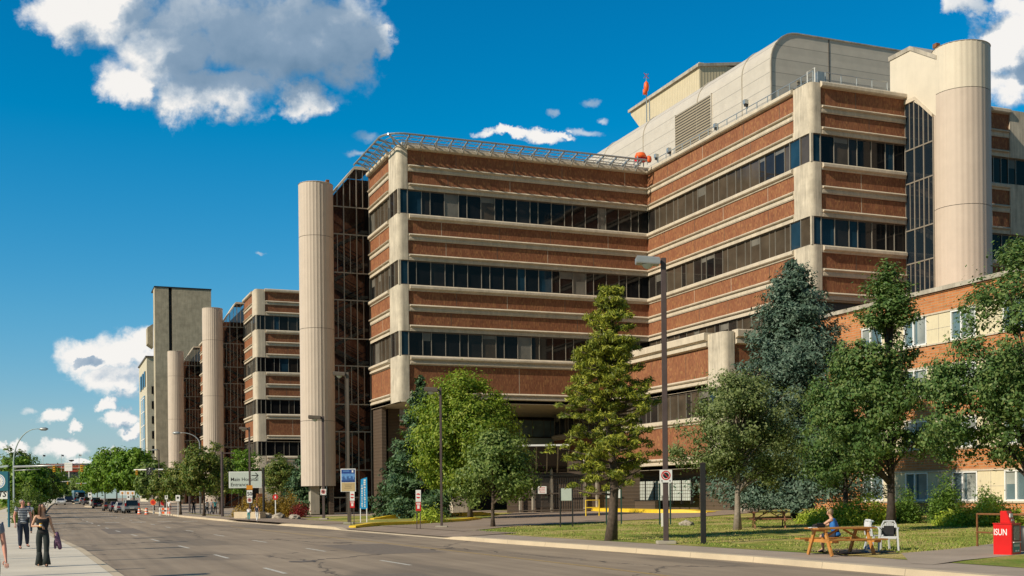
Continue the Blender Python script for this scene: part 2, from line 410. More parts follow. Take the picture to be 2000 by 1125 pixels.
# ------------------------------------------------------------------ mesh helpers
ORI={}
def wo_(o): return ORI.get(o.name,Vector((0,0,0)))
def tag(o,label=None,cat=None,group=None,kind=None):
    if label: o['label']=label
    if cat: o['category']=cat
    if group: o['group']=group
    if kind: o['kind']=kind
    return o
def empty(name,loc,label,cat,group=None):
    o=bpy.data.objects.new(name,None); COL.objects.link(o); o.location=loc; o.empty_display_size=.3
    ORI[o.name]=Vector(loc); return tag(o,label,cat,group)
class MB:
    def __init__(s): s.v=[];s.f=[];s.m=[];s.mats=[]
    def mi(s,mat):
        if mat not in s.mats: s.mats.append(mat)
        return s.mats.index(mat)
    def add(s,vs,fs,mat):
        k=len(s.v); s.v+= [tuple(v) for v in vs]; i=s.mi(mat)
        for f in fs: s.f.append(tuple(a+k for a in f)); s.m.append(i)
        return s
    def hexa(s,p,mat):
        return s.add(p,[(0,3,2,1),(4,5,6,7),(0,1,5,4),(1,2,6,5),(2,3,7,6),(3,0,4,7)],mat)
    def box(s,x0,x1,y0,y1,z0,z1,mat):
        if x0>x1:x0,x1=x1,x0
        if y0>y1:y0,y1=y1,y0
        if z0>z1:z0,z1=z1,z0
        return s.hexa([(x0,y0,z0),(x1,y0,z0),(x1,y1,z0),(x0,y1,z0),(x0,y0,z1),(x1,y0,z1),(x1,y1,z1),(x0,y1,z1)],mat)
    def obox(s,c,ax,ay,az,mat):
        c,ax,ay,az=map(Vector,(c,ax,ay,az))
        return s.hexa([c-ax-ay-az,c+ax-ay-az,c+ax+ay-az,c-ax+ay-az,c-ax-ay+az,c+ax-ay+az,c+ax+ay+az,c-ax+ay+az],mat)
    def beam(s,a,b,w,h,mat,up=(0,0,1)):
        a,b=Vector(a),Vector(b); d=(b-a); u=Vector(up)
        if abs(d.normalized().dot(u))>.98: u=Vector((0,1,0))
        x=d.cross(u).normalized(); y=x.cross(d).normalized()
        return s.obox((a+b)/2,x*w/2,d/2,y*h/2,mat)
    def tube(s,pts,r,mat,n=8,cap=True):
        pts=[Vector(p) for p in pts]; rs=r if isinstance(r,(list,tuple)) else [r]*len(pts)
        k=len(s.v); prev=None; i=s.mi(mat)
        for j,p in enumerate(pts):
            d=(pts[min(j+1,len(pts)-1)]-pts[max(j-1,0)]).normalized()
            if prev is None:
                a=Vector((0,0,1)) if abs(d.z)<.9 else Vector((1,0,0)); x=d.cross(a).normalized()
            else: x=(prev-d*prev.dot(d)).normalized()
            prev=x; y=d.cross(x)
            for q in range(n):
                t=2*math.pi*q/n; s.v.append(tuple(p+(x*math.cos(t)+y*math.sin(t))*rs[j]))
        for j in range(len(pts)-1):
            for q in range(n):
                a=k+j*n+q; b=k+j*n+(q+1)%n
                s.f.append((a,b,b+n,a+n)); s.m.append(i)
        if cap:
            s.f.append(tuple(k+q for q in reversed(range(n)))); s.m.append(i)
            e=k+(len(pts)-1)*n; s.f.append(tuple(e+q for q in range(n))); s.m.append(i)
        return s
    def prism(s,poly,vec,mat):
        """poly: 3-D points of one end cap; extruded by vec"""
        n=len(poly); vec=Vector(vec); a=[Vector(p) for p in poly]; b=[p+vec for p in a]
        fs=[tuple(range(n-1,-1,-1)),tuple(range(n,2*n))]+[(i,(i+1)%n,n+(i+1)%n,n+i) for i in range(n)]
        return s.add(a+b,fs,mat)
    def lathe(s,prof,mat,n=24,cx=0,cy=0):
        k=len(s.v); i=s.mi(mat)
        for (r,z) in prof:
            for q in range(n):
                t=2*math.pi*q/n; s.v.append((cx+r*math.cos(t),cy+r*math.sin(t),z))
        for j in range(len(prof)-1):
            for q in range(n):
                a=k+j*n+q;b=k+j*n+(q+1)%n; s.f.append((a,b,b+n,a+n)); s.m.append(i)
        return s
    def build(s,name,parent=None,smooth=False,loc=None,bevel=0,recalc=True,angle=None):
        me=bpy.data.meshes.new(name)
        o=bpy.data.objects.new(name,me); COL.objects.link(o)
        if parent is not None:
            og=wo_(parent); o.parent=parent
        else:
            og=Vector(loc) if loc is not None else Vector((0,0,0)); o.location=og
        ORI[o.name]=og
        vs=[(v[0]-og.x,v[1]-og.y,v[2]-og.z) for v in s.v]
        me.from_pydata(vs,[],s.f)
        for m in s.mats: me.materials.append(M[m])
        me.polygons.foreach_set('material_index',s.m)
        if recalc or bevel:
            bm=bmesh.new(); bm.from_mesh(me)
            if bevel:
                bmesh.ops.bevel(bm,geom=[e for e in bm.edges if len(e.link_faces)==2 and e.calc_face_angle(0)>.5],offset=bevel,segments=2,affect='EDGES',clamp_overlap=True)
            bmesh.ops.recalc_face_normals(bm,faces=bm.faces)
            bm.to_mesh(me); bm.free()
        if smooth:
            me.polygons.foreach_set('use_smooth',[True]*len(me.polygons))
            if angle is not None: me.set_sharp_from_angle(angle=R(angle))
        me.update(); return o
def textmesh(mb,txt,origin,right,up,size,mat,depth=.01,align='LEFT',sx=1.0,shear=0,bold=0,spacing=1):
    cu=bpy.data.curves.new('t','FONT'); cu.body=txt; cu.size=size; cu.align_x=align; cu.resolution_u=3; cu.shear=shear; cu.offset=bold; cu.space_character=spacing
    o=bpy.data.objects.new('t',cu); COL.objects.link(o)
    dg=bpy.context.evaluated_depsgraph_get(); me=bpy.data.meshes.new_from_object(o.evaluated_get(dg))
    r=Vector(right).normalized(); u=Vector(up).normalized(); O=Vector(origin)
    n=r.cross(u)
    mb.add([O+r*v.co.x*sx+u*v.co.y+n*depth for v in me.vertices],[tuple(p.vertices) for p in me.polygons],mat)
    bpy.data.objects.remove(o); bpy.data.meshes.remove(me); bpy.data.curves.remove(cu)
def copy_tree(o,loc=None,rz=None,label=None,group=None,parent=None):
    c=o.copy(); COL.objects.link(c)
    if parent is not None: c.parent=parent
    if loc is not None: c.location=loc
    if rz is not None: c.rotation_euler=(0,0,rz)
    if label: c['label']=label
    if group: c['group']=group
    for ch in o.children: copy_tree(ch,parent=c)
    return c
def numesh(name,verts,faces4,mats,mi=None,parent=None,loc=(0,0,0),smooth=False):
    """fast quad mesh from numpy arrays; verts are relative to the thing's base"""
    me=bpy.data.meshes.new(name); nv=len(verts); nf=len(faces4)
    me.vertices.add(nv); me.vertices.foreach_set('co',np.asarray(verts,np.float32).ravel())
    me.loops.add(nf*4); me.loops.foreach_set('vertex_index',np.asarray(faces4,np.int32).ravel())
    me.polygons.add(nf); me.polygons.foreach_set('loop_start',np.arange(0,nf*4,4,dtype=np.int32))
    for m in mats: me.materials.append(M[m])
    if mi is not None: me.polygons.foreach_set('material_index',np.asarray(mi,np.int32))
    me.update(calc_edges=True); me.validate()
    o=bpy.data.objects.new(name,me); COL.objects.link(o)
    if parent is not None: o.parent=parent
    else: o.location=loc
    ORI[o.name]=wo_(parent) if parent is not None else Vector(loc)
    return o
# ------------------------------------------------------------------ terrain
def sstep(a,b,x):
    t=min(1,max(0,(x-a)/(b-a))); return t*t*(3-2*t)
def rise(Y): return .9*sstep(150,300,Y)+.9*sstep(300,600,Y)
def interp(pts,y):
    if y<=pts[0][0]: return pts[0][1]
    for (a,b),(c,d) in zip(pts,pts[1:]):
        if y<=c:
            t=(y-a)/(c-a); return b+(d-b)*t
    return pts[-1][1]
SH=[(27,0),(43,-.5),(57,-1.2),(74,-2.0),(100,-2.6),(124,-2.9),(170,-2.7),(220,-2.0),(300,-.6),(420,.4),(800,0)]
def shift(y): return interp(SH,y)
LK=[(0,1.75),(27,1.6),(43,1.15),(57,.4),(74,-.2),(110,-.9),(160,-.6),(230,.2),(300,1.6),(420,3.0),(800,3.0)]
RK=[(0,17.9),(27,17.8),(34,17.3),(43,16.4),(53,15.9),(66,15.2),(80,14.2),(98,12.9),(120,12.2),(160,12.5),(203,13.6),(300,14.2),(420,15),(800,15)]
def lk(y): return interp(LK,y)
def rk(y): return interp(RK,y)
def lawnz(x,y): return .15+rise(y)+.0125*max(0,min(34,x-20))
def gz(x,y):
    if lk(y)<=x<=rk(y): return rise(y)
    return lawnz(x,y)
def samples(y0,y1):
    ys=[];y=y0
    while y<y1: ys.append(y); y+=1.2 if y<80 else (4 if y<200 else 12)
    return ys+[y1]
def strip(name,ys,fa,fb,z,mat,nx=3,kerb=None,label=None,kind='structure'):
    mb=MB()
    vs=[];
    for y in ys:
        a,b=fa(y),fb(y)
        for i in range(nx+1):
            x=a+(b-a)*i/nx; vs.append((x,y,z(x,y)))
    n=nx+1
    fs=[(j*n+i,j*n+i+1,(j+1)*n+i+1,(j+1)*n+i) for j in range(len(ys)-1) for i in range(nx)]
    mb.add(vs,fs,mat)
    if kerb:
        for f,zz in kerb:
            k=len(mb.v); q=[]
            for y in ys: q+= [(f(y),y,z(f(y),y)),(f(y),y,z(f(y),y)-zz)]
            mb.add(q,[(2*j,2*j+1,2*j+3,2*j+2) for j in range(len(ys)-1)],mat)
    o=mb.build(name,smooth=False,recalc=False); o['kind']=kind
    return o
# ground sheet to the horizon
mb=MB(); gx=[-2500,-600,-200,-80,-30,0,20,40,60,90,150,300,800,2500]; gy=[-300,-60,-10,20,60,100,150,180,210,240,270,300,340,380,430,480,540,600,900,1800,4500]
mb.add([(x,y,rise(y)-.06+(.0125*max(0,min(34,x-20)) if x>20 else 0)-.03) for y in gy for x in gx],[(j*len(gx)+i,j*len(gx)+i+1,(j+1)*len(gx)+i+1,(j+1)*len(gx)+i) for j in range(len(gy)-1) for i in range(len(gx)-1)],'earth')
tag(mb.build('ground',recalc=False),kind='structure')
Y1=samples(2,640)
strip('road',Y1,lk,rk,lambda x,y:rise(y)+.012*0,'asphalt',nx=6)
strip('left_pavement',Y1,lambda y:lk(y)-6.5,lambda y:lk(y)-.22,lambda x,y:.15+rise(y),'pale paving',nx=2)
strip('left_kerb',Y1,lambda y:lk(y)-.22,lk,lambda x,y:.154+rise(y),'kerb stone',nx=1,kerb=[(lk,.154)])
# right side: kerb with driveway gaps
def kerbright(name,y0,y1):
    ys=samples(y0,y1)
    mb=MB(); 
    q=[];n=len(ys)
    for j,y in enumerate(ys):
        h=.154*(1-.86*mouth(y))
        q+=[(rk(y),y,rise(y)+.0),(rk(y)+.03,y,rise(y)+h),(rk(y)+.38,y,rise(y)+max(h,.02)+.002)]
    mb.add(q,[(3*j+i,3*j+3+i,3*j+4+i,3*j+1+i) for j in range(n-1) for i in (0,1)],'kerb stone')
    tag(mb.build(name,recalc=False),kind='structure')
DRV0,DRV1=47.0,66.0       # driveway mouth along the road
def mouth(y): return max(sstep(DRV0,DRV0+1.6,y)*(1-sstep(DRV1-1.6,DRV1,y)), sstep(77,79,y)*(1-sstep(94,96,y)))
kerbright('right_kerb',2,640)
strip('right_pavement',samples(2,640),lambda y:rk(y)+.38,lambda y:rk(y)+2.5,lambda x,y:.146*(1-.82*mouth(y)*(1-(x-rk(y)-.38)/2.12))+rise(y),'grey paving',nx=3)
strip('driveway_mouth',samples(DRV0+1.2,DRV1-1.2),lambda y:rk(y)+.36,lambda y:rk(y)+3.4,lambda x,y:(.146*(1-.82*mouth(y)*max(0,1-(x-rk(y)-.38)/2.12)) if x<rk(y)+2.5 else .15+.012*(x-rk(y)-2.5))+.036,'drive asphalt',nx=6)
# lawns, side ground
LBX=46.8
strip('lawn',samples(2,140),lambda y:rk(y)+2.5,lambda y:80 if y<74 else LBX+20,lambda x,y:lawnz(x,y)+(.02 if x>rk(y)+2.6 else 0),'grass',nx=26)
strip('far_verge_right',samples(140,640),lambda y:rk(y)+2.5,lambda y:60,lambda x,y:lawnz(x,y)-.01,'grey paving',nx=6)
strip('far_verge_left',Y1,lambda y:-60,lambda y:lk(y)-6.5,lambda x,y:.14+rise(y),'grass',nx=8)
def flatpoly(name,pts,dz,mat,zf=lawnz,skirt=0,kind='structure',n=1):
    """a paved sheet laid on the terrain, cut into small pieces so that it follows the slope"""
    bm=bmesh.new(); vs=[bm.verts.new((x,y,0)) for x,y in pts]; bm.faces.new(vs)
    xs=[p[0] for p in pts]; ys=[p[1] for p in pts]
    for ax,lo,hi in (((1,0,0),min(xs),max(xs)),((0,1,0),min(ys),max(ys))):
        k=lo+1.5
        while k<hi:
            bmesh.ops.bisect_plane(bm,geom=bm.verts[:]+bm.edges[:]+bm.faces[:],plane_co=(k,k,0),plane_no=ax); k+=1.5
    if skirt:
        ed=[e for e in bm.edges if e.is_boundary]
        r=bmesh.ops.extrude_edge_only(bm,edges=ed); ex={v for v in r['geom'] if isinstance(v,bmesh.types.BMVert)}
    else: ex=set()
    for v in bm.verts: v.co.z=zf(v.co.x,v.co.y)+(dz if v not in ex else dz-skirt)
    me=bpy.data.meshes.new(name); bm.to_mesh(me); bm.free(); me.materials.append(M[mat])
    o=bpy.data.objects.new(name,me); COL.objects.link(o); ORI[o.name]=Vector((0,0,0)); o['kind']=kind
    return o
Z3=.3
# driveway behind the lawn island: along its near edge, then back along the yellow kerb
dn=[(rk(65)+2.4,65.0),(rk(48)+2.4,48.2),onz(905,1037,.2),onz(1000,1026,.28),onz(1213,1015,.38),onz(1349,1010,.42),onz(1480,1001,.5)]
df=[onz(1480,990,.55),onz(1388,1000,.5),onz(1142,996,.5),onz(1020,998,.45),onz(930,1013,.33),onz(820,1022,.25),(rk(65)+3.0,65.4)]
flatpoly('driveway',dn+df,.045,'drive asphalt')
# path to the newspaper box and the fork of the pavement
flatpoly('footpath',[onz(1760,1083,.16),onz(1870,1073,.2),onz(2030,1056,.2),onz(2100,1062,.2),onz(2100,1078,.2),onz(2000,1086,.17),onz(1880,1096,.16),onz(1820,1103,.15),onz(1780,1100,.15)],0,'grey paving',zf=lambda x,y:.151 if x<rk(y)+2.5 else lawnz(x,y)+.024)
flatpoly('dirt_patch',[onz(1560,1075,.16),onz(1700,1074,.16),onz(1760,1081,.16),onz(1640,1083,.16)],.028,'dirt')
# second driveway / corner further on
flatpoly('side_street',[(rk(70)+.2,72),(26,76),(40,82),(40,92),(26,97),(rk(104),104)],.02,'drive asphalt',zf=lambda x,y:.15+.0125*max(0,x-20)*.4)
flatpoly('plaza',[(rk(104)+2.5,104),(24,97),(40,93),(40,160),(rk(160)+2.5,160)],.03,'grey paving')
def markings():
    def dash(name,f,y0,y1,L,gap,wd,mat,label=None):
        mb=MB(); y=y0
        while y<y1:
            n=max(2,int(L/2)+1); q=[]
            for i in range(n+1):
                yy=y+L*i/n; q+=[(f(yy)-wd/2,yy,rise(yy)+.004),(f(yy)+wd/2,yy,rise(yy)+.004)]
            mb.add(q,[(2*i,2*i+1,2*i+3,2*i+2) for i in range(n)],mat)
            y+=L+gap
        o=mb.build(name,recalc=False); o['kind']='structure'
    dash('lane_line',lambda y:5.5+shift(y)*.95,12.5,118,2.6,5.6,.12,'road white')
    dash('lane_line',lambda y:9.3+shift(y),12,200,2.8,6.5,.12,'road white')
    dash('turn_line',lambda y:5.7+shift(y)*1.05,121,150,.8,2.0,.14,'road white')
    dash('centre_line',lambda y:13.2+shift(y)*1.0,8,69,70,.1,.13,'road yellow')
    mb=MB()
    for k in range(6):
        x=lk(98)+.8+k*2.0; mb.box(x,x+1.1,97.2,98.0,.002,.005,'road white')
    tag(mb.build('crossing_bars',recalc=False),kind='structure')
    mb=MB(); mb.box(3.2,6.4,119.2,119.7,.002,.005,'road white'); mb.box(7.2,11.2,128,128.5,.002,.005,'road white')
    tag(mb.build('stop_line',recalc=False),kind='structure')
    # manhole covers
    for (x,y) in ((6.9,34),(4.1,58),(11.2,47),(7.4,88)):
        mb=MB(); mb.lathe([(.001,.006),(.33,.006)],'asphalt dark',20,x,y); mb.lathe([(.33,.007),(.40,.007)],'mullion',20,x,y); tag(mb.build('manhole_cover',recalc=False),kind='structure')
    # saw-cut repair patches
    for (x0,x1,y0,y1) in ((9.8,12.4,37,45),(3.0,5.0,66,78),(6.4,8.4,24.5,27.5)):
        mb=MB(); mb.box(x0,x1,y0,y1,-.02,.003,'asphalt patch'); tag(mb.build('road_patch'),kind='structure')
simple('asphalt patch',(.19,.15,.115),.85,.18,6)
simple('asphalt dark',(.17,.132,.10),.7,.5,3)
markings()
# raised yellow kerbs
def yellowkerb(name,pts,z0=.0,w_=.3,h=.16,mat='yellow paint'):
    P_=[Vector((*p,0)) for p in pts]; Q=[]
    for a,b in zip(P_,P_[1:]):
        n=max(1,int((b-a).length/.8)); Q+=[a.lerp(b,i/n) for i in range(n)]
    Q.append(P_[-1]); mb=MB(); vs=[]
    for i,p in enumerate(Q):
        d=(Q[min(i+1,len(Q)-1)]-Q[max(i-1,0)]).normalized(); n=Vector((-d.y,d.x,0))*w_/2; g_=lawnz(p.x,p.y)+z0
        hh=h*min(1,.3+.35*min(i,len(Q)-1-i))
        for (k,z) in ((-1.1,-.05),(-1,hh),(1,hh),(1.1,-.05)): q=p+n*k; vs.append((q.x,q.y,g_+z))
    fs=[(4*i+k,4*i+k+1,4*i+k+5,4*i+k+4) for i in range(len(Q)-1) for k in range(3)]
    mb.add(vs,fs+[(0,1,2,3),tuple(len(vs)-4+k for k in (3,2,1,0))],mat)
    return tag(mb.build(name),kind='structure')
yellowkerb('yellow_kerb_near',[onz(688,1028,.2),onz(740,1024,.24),onz(820,1020,.28),onz(900,1016,.32),onz(935,1012,.34)],.03,.45,.17)
yellowkerb('yellow_kerb_far',[onz(1143,993,.62),onz(1190,995,.62),onz(1300,998,.6),onz(1390,998,.6)],.0,1.6,.28)
yellowkerb('yellow_kerb_side',[(22,83),(27,84.5),(33,86)],.0,.5,.3)
# ------------------------------------------------------------------ hospital blocks
PITCH=6.08; W1T=28.2; TOP=32.05
def WT(i): return W1T-PITCH*(i-1)
class Face:
    def __init__(s,p0,d,n): s.p=Vector((*p0,0)); s.d=Vector((*d,0)); s.n=Vector((*n,0))
    def pt(s,a,o,z): q=s.p+s.d*a+s.n*o; return (q.x,q.y,z)
    def box(s,mb,a0,a1,o0,o1,z0,z1,mat):
        mb.hexa([s.pt(a0,o0,z0),s.pt(a1,o0,z0),s.pt(a1,o1,z0),s.pt(a0,o1,z0),s.pt(a0,o0,z1),s.pt(a1,o0,z1),s.pt(a1,o1,z1),s.pt(a0,o1,z1)],mat)
    def prof(s,mb,poly,a0,a1,mat):
        v=s.d*(a1-a0); mb.prism([s.pt(a0,o,z) for o,z in poly],v,mat)
SILL=lambda z:[(-.05,z+.02),(.08,z),(.27,z-.10),(.28,z-.13),(.28,z-.31),(.22,z-.37),(.09,z-.40),(.09,z-.50),(-.05,z-.53)]
MID=lambda z:[(-.05,z+.02),(.07,z),(.25,z-.10),(.26,z-.12),(.22,z-.18),(.05,z-.20),(.05,z-.29),(.09,z-.31),(.11,z-.34),(.11,z-.52),(.05,z-.59),(-.05,z-.59)]
HEAD=lambda z:[(-.05,z+.02),(.07,z),(.25,z-.10),(.26,z-.12),(.22,z-.18),(.05,z-.20),(.05,z-.28),(.09,z-.30),(.11,z-.33),(.11,z-.54),(-.05,z-.54)]
COPE=lambda z:[(-.05,z+.02),(.12,z),(.30,z-.10),(.32,z-.14),(.32,z-.34),(.24,z-.42),(-.05,z-.46)]
BIG=lambda z:[(-.05,z+.02),(.10,z),(.30,z-.12),(.32,z-.16),(.32,z-.28),(.22,z-.36),(.08,z-.38),(.08,z-.48),(.20,z-.54),(.21,z-.70),(-.05,z-.80)]
LOW=lambda z:[(-.05,z+.02),(.07,z),(.25,z-.10),(.26,z-.13),(.20,z-.20),(.06,z-.22),(.06,z-.32),(.17,z-.38),(.17,z-.54),(.07,z-.60),(.07,z-.88),(-.05,z-.90)]
rng=random.Random(5)
def band(parent,F_,prof,z,a0,a1,inset=.12):
    mb=MB(); F_.prof(mb,prof(z),a0+inset,a1-inset,'buff concrete')
    lo=min(p[1] for p in prof(z)); F_.box(mb,a0,a1,-.06,.07,lo,z+.015,'buff concrete')
    return mb.build('concrete_band',parent)
def brick(parent,F_,z0,z1,a0,a1,mat='brown brick'):
    mb=MB(); F_.box(mb,a0,a1,-.06,.0,z0,z1,mat)
    # movement joints
    a=a0+rng.uniform(3,5)
    while a<a1-1.5:
        F_.box(mb,a-.02,a+.02,-.05,.006,z0,z1,'buff concrete' if rng.random()<.2 else 'mullion'); a+=rng.uniform(4.5,6.5)
    return mb.build('brick_panel',parent)
def windows(parent,F_,zt,h,a0,a1,kind,rec=.14):
    """a strip of panes behind mullions; kind sets how many blinds and reflections show"""
    mb=MB(); fr=MB()
    F_.box(fr,a0,a1,-rec-.10,-rec+.05,zt-.10,zt,'mullion'); F_.box(fr,a0,a1,-rec-.10,-rec+.05,zt-h,zt-h+.07,'mullion')
    a=a0; seq=[1.30,1.30,.78]; k=rng.randrange(3)
    while a<a1-.25:
        wd=min(seq[k%3],a1-a); k+=1
        if a1-a-wd<.3: wd=a1-a
        r=rng.random()
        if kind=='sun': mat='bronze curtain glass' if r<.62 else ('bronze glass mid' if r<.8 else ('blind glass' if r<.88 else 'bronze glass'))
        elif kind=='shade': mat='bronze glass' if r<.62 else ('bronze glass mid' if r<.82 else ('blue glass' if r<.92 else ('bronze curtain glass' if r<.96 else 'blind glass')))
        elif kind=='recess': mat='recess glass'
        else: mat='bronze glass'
        t=rng.uniform(-.008,.008); t2=rng.uniform(-.006,.006)
        mb.add([F_.pt(a,-rec+t,zt-h),F_.pt(a+wd,-rec-t,zt-h),F_.pt(a+wd,-rec-t+t2,zt),F_.pt(a,-rec+t+t2,zt)],[(0,1,2,3)],mat)
        if (r>.90 or rng.random()<.04) and kind not in('dark','recess'):
            hb=rng.uniform(.35,.9)
            F_.box(mb,a+.06,a+wd-.06,-rec-.02,-rec+.012,zt-hb,zt-.08,'blind glass')
        F_.box(fr,a-.025,a+.025,-rec-.08,-rec+.06,zt-h,zt,'light mullion')
        a+=wd
    o=mb.build('window',parent,recalc=False); fr.build('mullion',o); return o
def pier(parent,x,y,sx,sy,z0,z1,r=.45,out=.10,wx=.8,wy=2.6,mat='pier concrete'):
    """L-shaped corner pier with a rounded arris; sx,sy point outwards"""
    mb=MB(); pts=[]
    X,Y=x+sx*out,y+sy*out
    pts.append((x-sx*wx,y-sy*.3)); pts.append((x-sx*wx,Y))
    for i in range(7):
        t=math.pi/2*i/6
        pts.append((X-sx*r+sx*r*math.sin(t),Y-sy*r+sy*r*math.cos(t)))
    pts.append((X,y-sy*wy)); pts.append((x-sx*.3,y-sy*wy)); pts.append((x-sx*.3,y-sy*.3))
    mb.prism([(a,b,z0) for a,b in pts],(0,0,z1-z0),mat)
    return mb.build('corner_pier',parent,smooth=True,angle=35)
def cornerglass(parent,x,y,sx,sy,zt,h,wx=.8,wy=2.6,tint='blue glass'):
    FX=Face((x,y),(0,-sy),(sx,0)); FY=Face((x,y),(-sx,0),(0,sy))
    mb=MB(); fr=MB()
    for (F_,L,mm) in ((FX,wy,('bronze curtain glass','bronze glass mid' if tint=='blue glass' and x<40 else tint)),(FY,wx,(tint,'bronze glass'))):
        n=2 if L>1 else 1
        for i in range(n):
            a,b=L*i/n,L*(i+1)/n
            mb.add([F_.pt(a,-.02,zt-h),F_.pt(b,-.02,zt-h),F_.pt(b,-.02,zt),F_.pt(a,-.02,zt)],[(0,1,2,3)],mm[i%2] if n>1 else mm[0])
            F_.box(fr,b-.035,b+.035,-.10,.05,zt-h,zt,'light mullion')
        F_.box(fr,0,L,-.1,.02,zt-.07,zt,'mullion'); F_.box(fr,0,L,-.1,.02,zt-h,zt-h+.07,'mullion')
    fr.box(x-sx*.16,x+sx*.03,y-sy*.16,y+sy*.03,zt-h,zt,'pier concrete')
    o=mb.build('corner_window',parent,recalc=False); fr.build('mullion',o)
def facade(parent,F_,a0,a1,last,kind,bottom='soffit',wh=2.1,first=1):
    """storeys hung below the coping: last = index of the last window strip"""
    if first==1:
        z=TOP
        band(parent,F_,COPE,z,a0,a1,0); brick(parent,F_,z-1.72,z-.46,a0,a1); band(parent,F_,MID,z-1.72,a0,a1); brick(parent,F_,W1T+.54,z-2.31,a0,a1); band(parent,F_,HEAD,W1T+.54,a0,a1)
    for i in range(first,last+1):
        zt=WT(i); windows(parent,F_,zt,wh,a0,a1,kind)
        zb=zt-wh
        if i<last or bottom=='double':
            band(parent,F_,SILL,zb,a0,a1); z1=zb-.53; zn=WT(i+1)+.54; mid=(z1+zn)/2
            brick(parent,F_,mid+.295,z1,a0,a1); band(parent,F_,MID,mid+.295,a0,a1); brick(parent,F_,zn,mid-.295,a0,a1); band(parent,F_,HEAD,zn,a0,a1)
        elif bottom=='single':
            band(parent,F_,BIG,zb,a0,a1); zn=WT(i+1)+.90
            brick(parent,F_,zn,zb-.82,a0,a1); band(parent,F_,LOW,zn,a0,a1)
def corner(parent,x,y,sx,sy,last,bottom,wh=2.1,**k):
    pier(parent,x,y,sx,sy,W1T,TOP-.12,**k)
    for i in range(1,last+1):
        cornerglass(parent,x,y,sx,sy,WT(i),wh)
        if i<last or bottom in('single','double'): pier(parent,x,y,sx,sy,WT(i+1),WT(i)-wh,**k)
Zup=Vector((0,0,1))
def stairwell(parent,x0,x1,y0,y1,facedir,za,zb_low,zb_high,cyl,rcyl,ctop,cbot,capz=None,gcols=6,steps=True,stairdepth=3.2):
    """glazed stair with a sloping roof beside its round service tower"""
    # tower
    cx,cy=cyl; mb=MB(); n=64
    def ringprof(z0,z1,mat,r):
        k=len(mb.v); i=mb.mi(mat)
        for z in (z0,z1):
            for q in range(n*2):
                t=2*math.pi*q/(n*2); rr=r+(.022 if q%4 in(0,) else 0)
                mb.v.append((cx+rr*math.cos(t),cy+rr*math.sin(t),z))
        N=n*2
        for q in range(N): mb.f.append((k+q,k+(q+1)%N,k+N+(q+1)%N,k+N+q)); mb.m.append(i)
    seam=[cbot]; z=ctop-(4.9 if capz is None else ctop-capz)
    zs=[ctop]; 
    while z>cbot+2: zs.append(z); z-=8.4
    zs.append(cbot); zs=zs[::-1]
    for i,(a,b) in enumerate(zip(zs,zs[1:])):
        m='cap cladding' if (capz is not None and i==len(zs)-2) else 'tower cladding'
        ringprof(a+.02,b-.02,m,rcyl); 
        mb.lathe([(rcyl-.03,b-.02),(rcyl-.03,b+.02)],'mullion',48,cx,cy)
    mb.lathe([(rcyl+.02,ctop),(rcyl+.05,ctop-.03)],'cap cladding',64,cx,cy)
    mb.lathe([(0.01,ctop),(rcyl+.02,ctop)],'cap cladding',64,cx,cy); mb.lathe([(0.01,cbot),(rcyl,cbot)],'soffit concrete',64,cx,cy)
    rt_=mb.build('round_tower',parent,recalc=False,smooth=True,angle=30)
    jm=MB()
    for q in range(22):
        t=2*math.pi*q/22; a=Vector((cx+rcyl*math.cos(t),cy+rcyl*math.sin(t),0)); d=Vector((math.cos(t),math.sin(t),0)); u=Vector((-d.y,d.x,0))
        jm.obox(a+Zup*((ctop+cbot)/2),d*.0012,u*.007,Zup*((ctop-cbot)/2-.03),'joint sealant')
    jm.build('panel_joint',rt_)
    # glass wall
    if facedir=='Y': F_=Face((x0,y0),(1,0),(0,-1)); L=x1-x0; G=Face((x0,y0),(0,1),(-1,0)); LD=stairdepth
    else: F_=Face((x0,y0),(0,1),(-1,0)); L=y1-y0; G=Face((x0,y0),(1,0),(0,-1)); LD=stairdepth
    Lk=L*.62 if facedir=='Y' else L*.62
    def ztop(a): return zb_low+(zb_high-zb_low)*min(1,a/Lk)
    gl=MB()
    gl.add([F_.pt(0,0,za),F_.pt(L,0,za),F_.pt(L,0,zb_high),F_.pt(Lk,0,zb_high),F_.pt(0,0,zb_low)],[(0,1,2,3,4)],'stair glass')
    gl.add([G.pt(0,0,za),G.pt(LD,0,za),G.pt(LD,0,zb_low),G.pt(0,0,zb_low)],[(0,1,2,3)],'stair glass')
    g=gl.build('stairwell_glass',parent,recalc=False)
    fr=MB(); cols=gcols
    zrow=[];z=zb_high;k=0
    while z>za+.5: zrow.append(z); z-= (3.55 if k%2==0 else 2.53); k+=1
    zrow.append(za)
    for i in range(cols+1):
        a=L*i/cols; t=ztop(a)
        if i%2==0 or i==cols: F_.box(fr,a-.045,a+.045,-.06,.06,za,t,'light mullion')
        else:
            for j in range(0,len(zrow)-1,2):
                hi=min(zrow[j],t); lo=zrow[j+1]
                if hi>lo: F_.box(fr,a-.03,a+.03,-.04,.04,lo,hi,'light mullion')
    for z in zrow:
        if z<=zb_low+.1: F_.box(fr,0,L,-.05,.05,z-.05,z+.05,'light mullion'); G.box(fr,0,LD,-.05,.05,z-.05,z+.05,'light mullion')
    for i in range(1,4):
        a=LD*i/3; G.box(fr,a-.04,a+.04,-.05,.05,za,zb_low,'light mullion')
    fr.build('mullion_grid',g)
    rf=MB()
    for (a,b) in ((0,Lk),(Lk,L)):
        A0,A1=F_.pt(a,.12,ztop(a)),F_.pt(b,.12,ztop(b)); B0,B1=F_.pt(a,-LD,ztop(a)),F_.pt(b,-LD,ztop(b))
        rf.hexa([A0,A1,B1,B0]+[(p[0],p[1],p[2]+.28) for p in (A0,A1,B1,B0)],'buff concrete')
